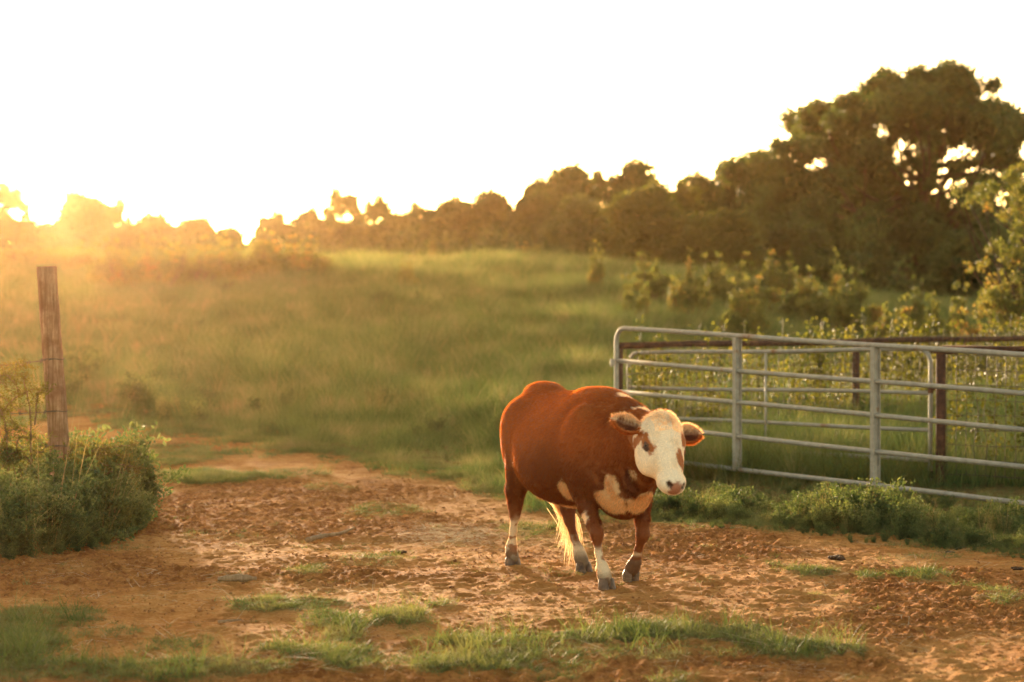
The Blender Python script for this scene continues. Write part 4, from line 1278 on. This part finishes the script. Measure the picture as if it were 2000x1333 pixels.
def surface_nets(Fd):
    s = Fd < 0
    c = [s[i:Fd.shape[0] - 1 + i, j:Fd.shape[1] - 1 + j, k:Fd.shape[2] - 1 + k] for i in (0, 1) for j in (0, 1) for k in (0, 1)]
    cnt = sum(q.astype(np.int8) for q in c)
    act = (cnt > 0) & (cnt < 8)
    I = np.argwhere(act)
    vid = np.full(act.shape, -1, np.int32); vid[tuple(I.T)] = np.arange(len(I))
    off = np.array([(i, j, k) for i in (0, 1) for j in (0, 1) for k in (0, 1)])
    val = np.stack([Fd[tuple((I + o).T)] for o in off], 1)
    acc = np.zeros((len(I), 3)); n = np.zeros(len(I))
    for a in range(8):
        for b in range(a + 1, 8):
            if np.abs(off[a] - off[b]).sum() != 1: continue
            m = (val[:, a] < 0) != (val[:, b] < 0)
            t = np.where(m, val[:, a] / (val[:, a] - val[:, b] + 1e-12), 0)[:, None]
            acc += np.where(m[:, None], off[a] + (off[b] - off[a]) * t, 0); n += m
    V = I + acc / n[:, None]
    Qs = []
    for ax in range(3):
        b1, b2 = (ax + 1) % 3, (ax + 2) % 3
        sh = [slice(None)] * 3; lo = list(sh); hi = list(sh); lo[ax] = slice(0, -1); hi[ax] = slice(1, None)
        ch = s[tuple(lo)] != s[tuple(hi)]
        E = np.argwhere(ch)
        E = E[(E[:, b1] > 0) & (E[:, b2] > 0) & (E[:, b1] < Fd.shape[b1] - 1) & (E[:, b2] < Fd.shape[b2] - 1)]
        inside = s[tuple(E.T)]
        u = np.zeros(3, int); u[b1] = 1; v = np.zeros(3, int); v[b2] = 1
        q = np.stack([vid[tuple((E - u - v).T)], vid[tuple((E - v).T)], vid[tuple(E.T)], vid[tuple((E - u).T)]], 1)
        q[~inside] = q[~inside][:, ::-1]
        Qs.append(q)
    return V, np.vstack(Qs)


CV, CQ = surface_nets(FLD)
CV = CV * VX + G0
e = np.vstack([CQ[:, [0, 1]], CQ[:, [1, 2]], CQ[:, [2, 3]], CQ[:, [3, 0]]])
for it in range(4):                                                   # relax the skin a little
    acc = np.zeros_like(CV); cnt = np.zeros(len(CV))
    for a, b in ((0, 1), (1, 0)):
        for dmn in range(3): acc[:, dmn] += np.bincount(e[:, a], CV[e[:, b], dmn], len(CV))
        cnt += np.bincount(e[:, a], minlength=len(CV))
    CV = CV + (acc / cnt[:, None] - CV) * (.5 if it % 2 == 0 else -.35 if it < 3 else .3)
# folds and unevenness of the hide
FOLDS = True
fn = np.cross(CV[CQ[:, 2]] - CV[CQ[:, 0]], CV[CQ[:, 3]] - CV[CQ[:, 1]])
CNRM = np.zeros_like(CV)
for k in range(4):
    for dmn in range(3): CNRM[:, dmn] += np.bincount(CQ[:, k], fn[:, dmn], len(CV))
CNRM /= np.linalg.norm(CNRM, axis=1)[:, None] + 1e-12

_q = CV - POLL; _hd = (_q @ HA > -.08) & (_q @ HN > -.22) & (CV[:, 0] > .95)
_am = np.where(_hd, .0012, .0035) * sst(.25, .5, CV[:, 2])
CV = CV + CNRM * (_am * (n3(CV * [1, 1, .45], 26, 81) + .6 * n3(CV * [1, 1, .4], 60, 84)))[:, None]
_nk = sst(.55, .68, CV[:, 0]) * (1 - sst(.95, 1.02, CV[:, 0])) * sst(.5, .6, CV[:, 2])
CV = CV + CNRM * (_nk * .005 * np.sin(CV[:, 0] * 62 + CV[:, 2] * 22 + 2.5 * n3(CV, 6, 88)) * (n3(CV, 4, 91) > -.2))[:, None]


def coat(p):
    """coat colour at points of the skin: rust red with the photograph's white face, chest, socks and spots"""
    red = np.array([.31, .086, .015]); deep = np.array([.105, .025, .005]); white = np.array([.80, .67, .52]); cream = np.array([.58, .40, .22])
    n = len(p)
    w1 = n3(p, 9, 5) * .5 + n3(p, 22, 9) * .3 + n3(p, 55, 12) * .2
    x, y, z = p.T
    q = (p - POLL); a, nn, ss = q @ HA, q @ HN, q @ HS
    col = red * (1 + .22 * n3(p, 3.5, 2) + .10 * n3(p * [1, 1, .3], 25, 33))[:, None]
    low_shade = sst(.95, .55, z + .10 * w1) * .75  # shade painted into the coat: darkens down the barrel and legs
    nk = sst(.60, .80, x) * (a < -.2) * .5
    col = col + (deep - col) * np.clip(low_shade + nk, 0, .85)[:, None]

    def put(mask, c, keep=0):
        nonlocal col
        col = col + (np.asarray(c) - col) * np.clip(mask, 0, 1)[:, None]
    wj = w1 * .048 + .010 * n3(p, 120, 15)
    m = lambda dist: sst(.006, -.006, dist + wj)                       # soft-edged inside test
    E = lambda c, r: (np.sqrt((((p - c) / r) ** 2).sum(1)) - 1) * min(r)
    H = lambda c, r: (np.sqrt(((a - c[0]) / r[0]) ** 2 + ((nn - c[1]) / r[1]) ** 2 + ((ss - c[2]) / r[2]) ** 2) - 1) * min(r)
    put(m(E((.69, -.13, .51), (.12, .14, .095))), cream)               # chest
    put(m(E((.735, -.14, .60), (.06, .07, .085))), cream)
    put(m(E((.80, .03, .51), (.12, .11, .09))), cream)
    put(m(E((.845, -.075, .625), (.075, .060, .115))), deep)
    put(m(E((.02, 0, .42), (.42, .33, .060))), cream)                  # belly
    put(m(E((.35, -.25, .54), (.055, .07, .10))), cream)
    put(m(E((.60, .04, 1.145), (.05, .04, .018))), white)             # crest of the neck
    put(m(E((.86, .035, 1.072), (.14, .05, .028))), white)
    put(m(E((.90, -.05, .685), (.045, .06, .05))), cream)
    # the hair edges of the chest marking are ragged
    put(sst(.15, .45, n3(p * [1, 1, .35], 34, 97)) * m(E((.72, -.08, .55), (.18, .20, .17))) * .45, red * 1.2)
    # lower legs
    lg = (z < .40) & (x > -.8)
    for nm, hgt in (('rf', .255), ('rh', .33), ('lh', .18), ('lf', .10)):
        P_ = np.array(LEGS[nm])[:, :3]
        dl = np.min(np.linalg.norm(p[:, None, :] - P_[None, 3:, :], axis=2), 1)
        near_ = dl < .12
        if nm == 'lf': mk = m((z - .185) * 1.0) * near_ * sst(.15, .19, z)
        else: mk = sst(.03, -.03, z - hgt + .10 * w1) * near_
        put(mk * lg, (.64, .50, .35))
        put(mk * lg * sst(.16, .28, n3(p, 30, 61 + len(nm)) + .5 * n3(p, 60, 63)) * .85, red * .75)
        put(sst(.15, .05, z + .10 * w1) * near_ * .9 if nm != 'lf' else sst(.15, .13, z) * near_ * .85, (.13, .075, .045))
    put(m(E((.520, -.215, .40), (.045, .04, .05))), white)
    put(m(E((-.28, .08, .47), (.035, .05, .03))), white)
    # head
    hm = m(np.maximum(np.maximum(-a - .045 + .3 * nn * 0, -nn - .215), np.abs(ss) - .20)) * m(-(nn + .16 + 1.0 * (a - .02)))
    put(hm, white)
    put(sst(.0, .25, n3(p, 30, 71)) * hm * .25, cream)
    put(m(H((.045, .03, .0), (.030, .05, .014))) * .45, (.45, .27, .13))          # whorl on the forehead
    put(sst(.1, .5, n3(p * [1, 1, .5], 48, 77)) * hm * .22, (.55, .38, .22))
    red2 = np.array([.36, .12, .035])
    put(m(H((.085, -.150, -.130), (.026, .062, .06))), red2)           # cheek spot, right
    put(m(H((.148, -.05, -.128), (.024, .024, .014))), red2)           # about the right eye
    put(m(H((.182, -.05, -.120), (.022, .022, .018))), red2)
    put(m(H((.210, -.04, -.108), (.022, .022, .014))), red2)
    put(m(H((.145, -.01, .100), (.042, .05, .030))), red2)            # left temple
    put(m(H((.190, -.06, .13), (.030, .035, .03))), red2 * .7)
    put(m(H((.275, .005, .052), (.045, .05, .016))), red2)             # left of the nose
    put(m(H((.305, .005, .056), (.046, .05, .024))), red2)
    put(m(H((.462, -.060, 0), (.040, .060, .060)) + .004), (.30, .135, .085))        # nose pad
    for sg in (-1, 1): put(m(H((.458, -.036, sg * .046), (.026, .018, .018))), (.035, .016, .012))
    put(m(H((.178, -.062, -.130), (.017, .012, .03))), (.09, .045, .03))
    put(m(H((.178, -.062, .130), (.017, .012, .03))), (.09, .045, .03))
    put(sst(.008, .002, np.abs(nn + .138 - (a - .44) * .3)) * (a > .41) * .7, (.15, .07, .05))   # mouth
    # ears
    for (r0, e1, e2, e3) in EARS:
        v = p - r0; t, u_, o_ = v @ e1, v @ e2, v @ e3
        ine = (t > .015) & (np.abs(u_) < .085) & (np.abs(o_) < .06) & (t < .24)
        sgn = -1.0 if e2 @ HA > 0 else 1.0
        up_ = u_ * sgn                                                 # + towards the poll
        put(ine * 1.0, red * 1.1)
        put(ine * sst(-.018, .008, up_ + .3 * wj), (.62, .42, .25))
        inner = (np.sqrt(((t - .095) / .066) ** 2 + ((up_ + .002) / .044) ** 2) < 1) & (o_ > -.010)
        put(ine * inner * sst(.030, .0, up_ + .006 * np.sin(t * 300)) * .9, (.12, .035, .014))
    return np.clip(col, 0, 1)


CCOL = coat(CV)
s = NT('cow_hide')
at_ = s.n('Attribute', attribute_name='coat').outputs['Color']
tc = s.n('TexCoord').outputs['Object']
mp = s.n('Mapping'); mp.inputs['Scale'].default_value = (40, 90, 60); s.l(tc, mp.inputs[0])
hn = s.noise(mp.outputs[0], 2, 4, .6)
s.col(s.mix(.5, at_, s.ramp(hn, [(.3, (.65, .65, .65)), (.7, (1.3, 1.3, 1.3))]), 'MULTIPLY'))
s.rough(.62, .25); s.b.inputs['Sheen Weight'].default_value = .08; s.b.inputs['Sheen Roughness'].default_value = .4
s.b.inputs['Sheen Tint'].default_value = (1, .75, .5, 1)
s.bump(hn, .25, .004)
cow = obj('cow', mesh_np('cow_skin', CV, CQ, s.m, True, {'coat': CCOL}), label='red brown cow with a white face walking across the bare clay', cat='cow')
cow.matrix_world = Matrix(((*[float(q) for q in CM[0]], COW_O[0]), (*[float(q) for q in CM[1]], COW_O[1]), (*[float(q) for q in CM[2]], COW_O[2]), (0, 0, 0, 1)))

# eyes
s = NT('cow_eye'); s.col((.012, .007, .005)); s.rough(.08, .6)
M_EYE = s.m
for sg in (-1, 1):
    g_ = np.linspace(0, math.pi, 9); h_ = np.linspace(0, 2 * math.pi, 14, endpoint=False)
    V = []; c = hd(.178, -.061, sg * .118)
    for t in g_:
        for q in h_: V.append(c + HA * .0135 * math.sin(t) * math.cos(q) + HN * .0125 * math.sin(t) * math.sin(q) + HS * sg * .0170 * math.cos(t))
    T = [(i * 14 + j, i * 14 + (j + 1) % 14, (i + 1) * 14 + (j + 1) % 14, (i + 1) * 14 + j) for i in range(8) for j in range(14)]
    mb = MB(); mb.add(V, T); obj('eye', mb.mesh('eye', M_EYE), cow)
# cloven hooves
s = NT('hoof_horn'); s.col(s.ramp(s.noise(s.n('TexCoord').outputs['Object'], 30, 3), [(.3, (.06, .034, .022)), (.7, (.19, .11, .07))])); s.rough(.55, .4)
M_HOOF = s.m


def hoof(c, pitch):
    """two claws side by side, toes forward; pitch tips the toe down"""
    mb = MB(); c = np.asarray(c, float)
    fx = np.array([math.cos(pitch), 0, -math.sin(pitch)]); fz = np.array([math.sin(pitch), 0, math.cos(pitch)])
    K_ = 1.12
    for sg in (-1, 1):
        rings = []
        for t, (z_, x0, x1, hw_) in enumerate([(0, -.030, .064, .0225), (.010, -.034, .062, .0235), (.028, -.034, .046, .022), (.050, -.030, .030, .019), (.060, -.020, .020, .012)]):
            ring = []
            for k in range(12):
                a = k / 12 * 2 * math.pi
                xx = (x0 + x1) / 2 + (x1 - x0) / 2 * math.cos(a); yy = hw_ * math.sin(a) * (1 - .35 * max(0, math.cos(a)) ** 2)
                ring.append(c + K_ * (fx * xx + np.array([0, 1, 0]) * (yy + sg * (.0245 - .008 * max(0, math.cos(a)))) + fz * z_))
            rings.append(ring)
        V = [q for r_ in rings for q in r_] + [c + np.array([0, sg * .02, 0]), np.mean(rings[-1], 0)]
        T = [(i * 12 + j, i * 12 + (j + 1) % 12, (i + 1) * 12 + (j + 1) % 12) for i in range(4) for j in range(12)] + [(i * 12 + j, (i + 1) * 12 + (j + 1) % 12, (i + 1) * 12 + j) for i in range(4) for j in range(12)]
        T += [(60, (j + 1) % 12, j) for j in range(12)] + [(61, 48 + j, 48 + (j + 1) % 12) for j in range(12)]
        mb.add(V, T)
    return mb.mesh('hoof', M_HOOF)


for c, pt in (((.722, -.170, .0), .05), ((.392, .15, .020), .75), ((-.640, -.170, -.004), .0), ((-.190, .12, -.004), .05)):
    obj('hoof', hoof(c, pt), cow)

# ---- hair: every hair a thin blade rooted in the skin
s = NT('cow_hair')
at_ = s.n('Attribute', attribute_name='coat').outputs['Color']
s.col(at_); s.rough(.45, .35)
tr = s.n('BsdfTranslucent'); s.l(s.mix(1.0, at_, (1.9, 1.7, 1.4), 'MULTIPLY'), tr.inputs[0])
mx = s.n('MixShader'); mx.inputs[0].default_value = .6
s.l(s.b.outputs[0], mx.inputs[1]); s.l(tr.outputs[0], mx.inputs[2]); s.l(mx.outputs[0], s.out.inputs[0])
M_HAIR = s.m
g = np.random.default_rng(21)
area = np.linalg.norm(fn, axis=1) / 2
NH = 260000
fi = g.choice(len(CQ), NH, p=area / area.sum())
uu, vv = g.random(NH)[:, None], g.random(NH)[:, None]
q = CQ[fi]
root = (CV[q[:, 0]] * (1 - uu) + CV[q[:, 1]] * uu) * (1 - vv) + (CV[q[:, 3]] * (1 - uu) + CV[q[:, 2]] * uu) * vv
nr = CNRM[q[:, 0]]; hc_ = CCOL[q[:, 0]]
x, y, z = root.T
qh = root - POLL; a, nn, ss = qh @ HA, qh @ HN, qh @ HS
inhead = (a > -.06) & (nn > -.22) & (np.abs(ss) < .26) & (x > .9)
flow = np.stack([-.55 + 0 * x, 0 * x, -.8 + 0 * x], 1)
fh = HA[None] * 1.0 + (HS[None] * np.sign(ss)[:, None]) * .55
flow = np.where(inhead[:, None], fh, flow)
LEN = np.where(z < .5, .015, .022) + .010 * sst(.55, .45, z) * (z > .42)
LEN = np.where((x > .55) & ~inhead, .024, LEN)
LEN = np.where(z < .38, .009, LEN)
LEN = np.where(inhead, .009, LEN)
LEN = np.where(inhead & (a < .06) & (np.abs(ss) < .09), .038, LEN)
LEN = np.where(inhead & (a < .11) & (np.abs(ss) < .09) & (nn > -.05), .026, LEN)
ear = np.zeros(NH, bool)
for (r0, e1, e2, e3) in EARS:
    v = root - r0; t, u_, o_ = v @ e1, v @ e2, v @ e3
    me_ = (t > .01) & (t < .25) & (np.abs(u_) < .09) & (np.abs(o_) < .06)
    ear |= me_
    flow[me_] = e1[None] * .7 + e2[None] * np.sign(u_[me_])[:, None] * .8
    LEN[me_] = .024
nose = (a > .41) & inhead
LEN[nose] = .002
tail_ = np.min(np.linalg.norm(root[:, None, :] - TAIL[None, ::3, :], axis=2), 1) < .07
LEN[tail_ & (z < .8)] = .04
LEN = LEN * g.uniform(.6, 1.25, NH)
flow += .25 * g.normal(size=(NH, 3))
flow -= nr * (flow * nr).sum(1)[:, None]; flow /= np.linalg.norm(flow, axis=1)[:, None] + 1e-9
lift = np.where(inhead & (LEN > .02), .75, .42) + .12 * g.normal(size=NH); lift[ear] = .5
dr = flow + nr * lift[:, None]; dr /= np.linalg.norm(dr, axis=1)[:, None]
sd_ = np.cross(dr, g.normal(size=(NH, 3))); sd_ /= np.linalg.norm(sd_, axis=1)[:, None]
wd = np.where(LEN > .03, .0011, .0014)[:, None]
V = np.stack([root - nr * .002 - sd_ * wd, root - nr * .002 + sd_ * wd, root + dr * LEN[:, None] - nr * (LEN * .12)[:, None]], 1).reshape(-1, 3)
T = np.arange(NH * 3).reshape(-1, 3)
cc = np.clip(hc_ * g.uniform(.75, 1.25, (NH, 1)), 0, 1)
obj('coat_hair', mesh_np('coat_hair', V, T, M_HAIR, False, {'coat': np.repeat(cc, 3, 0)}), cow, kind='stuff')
# tail switch: long pale hair hanging between the hind legs
V = []; T = []; K = 420
for k in range(K):
    t0 = g.uniform(0, 1) ** 1.3
    b0 = np.array([-.60, .08, .48]) * (1 - t0) + np.array([-.52, .115, .36]) * t0 + g.normal(0, .018, 3)
    e0 = np.array([-.475, .175, .12]) + g.normal(0, 1, 3) * [.035, .03, .055]
    if g.random() < .35: e0 += np.array([-.02, -.05, .07])
    m0 = (b0 + e0) / 2 + np.array([.012, .045, .015]) + g.normal(0, .014, 3)
    P_ = spline([b0, m0, e0], 4); wv = np.cross(e0 - b0, g.normal(size=3)); wv *= .0016 / np.linalg.norm(wv)
    o = len(V)
    for i, p in enumerate(P_):
        f = 1 - .8 * i / (len(P_) - 1); V += [p - wv * f, p + wv * f]
    T += [(o + 2 * i, o + 2 * i + 1, o + 2 * i + 3, o + 2 * i + 2) for i in range(len(P_) - 1)]
V = np.array(V)
cc = np.tile([.50, .38, .24], (len(V), 1)) * g.uniform(.8, 1.2, (len(V), 1))
obj('tail_switch', mesh_np('tail_switch', V, np.array(T), M_HAIR, False, {'coat': np.clip(cc, 0, 1)}), cow)
if globals().get('PICKS') is not None:
    W = CV @ CM.T + COW_O; U = 1000 + F * W[:, 0] / W[:, 1]; Vv = HZ + F * (CAM_H - W[:, 2]) / W[:, 1]
    nw = CNRM @ CM.T
    for (pu, pv) in PICKS:
        d2 = (U - pu) ** 2 + (Vv - pv) ** 2 + np.where((nw * (W - [0, 0, CAM_H])).sum(1) > 0, 1e9, 0)
        k = np.argsort(d2)[:6]; k = k[np.argmin(W[k, 1])]
        q = CV[k] - POLL
        print('PICK', (pu, pv), 'local', CV[k].round(3), 'head', np.round([q @ HA, q @ HN, q @ HS], 3), round(float(d2[k]) ** .5, 1))

# ------------------------------------------------------------------ haze: the lit, dusty evening air
s = bpy.data.materials.new('haze_air'); s.use_nodes = True
t_ = s.node_tree; t_.nodes.remove(t_.nodes['Principled BSDF'])
pv = t_.nodes.new('ShaderNodeVolumePrincipled')
pv.inputs['Color'].default_value = (1.0, .62, .30, 1)
pv.inputs['Density'].default_value = .000085
pv.inputs['Anisotropy'].default_value = .89
t_.links.new(pv.outputs[0], t_.nodes['Material Output'].inputs['Volume'])
mb = MB()
mb.box((0, 210, 7.5), (1150, 0, 0), (0, 290, 0), (0, 0, 9.5))
obj('haze', mb.mesh('haze', s, False), kind='stuff')
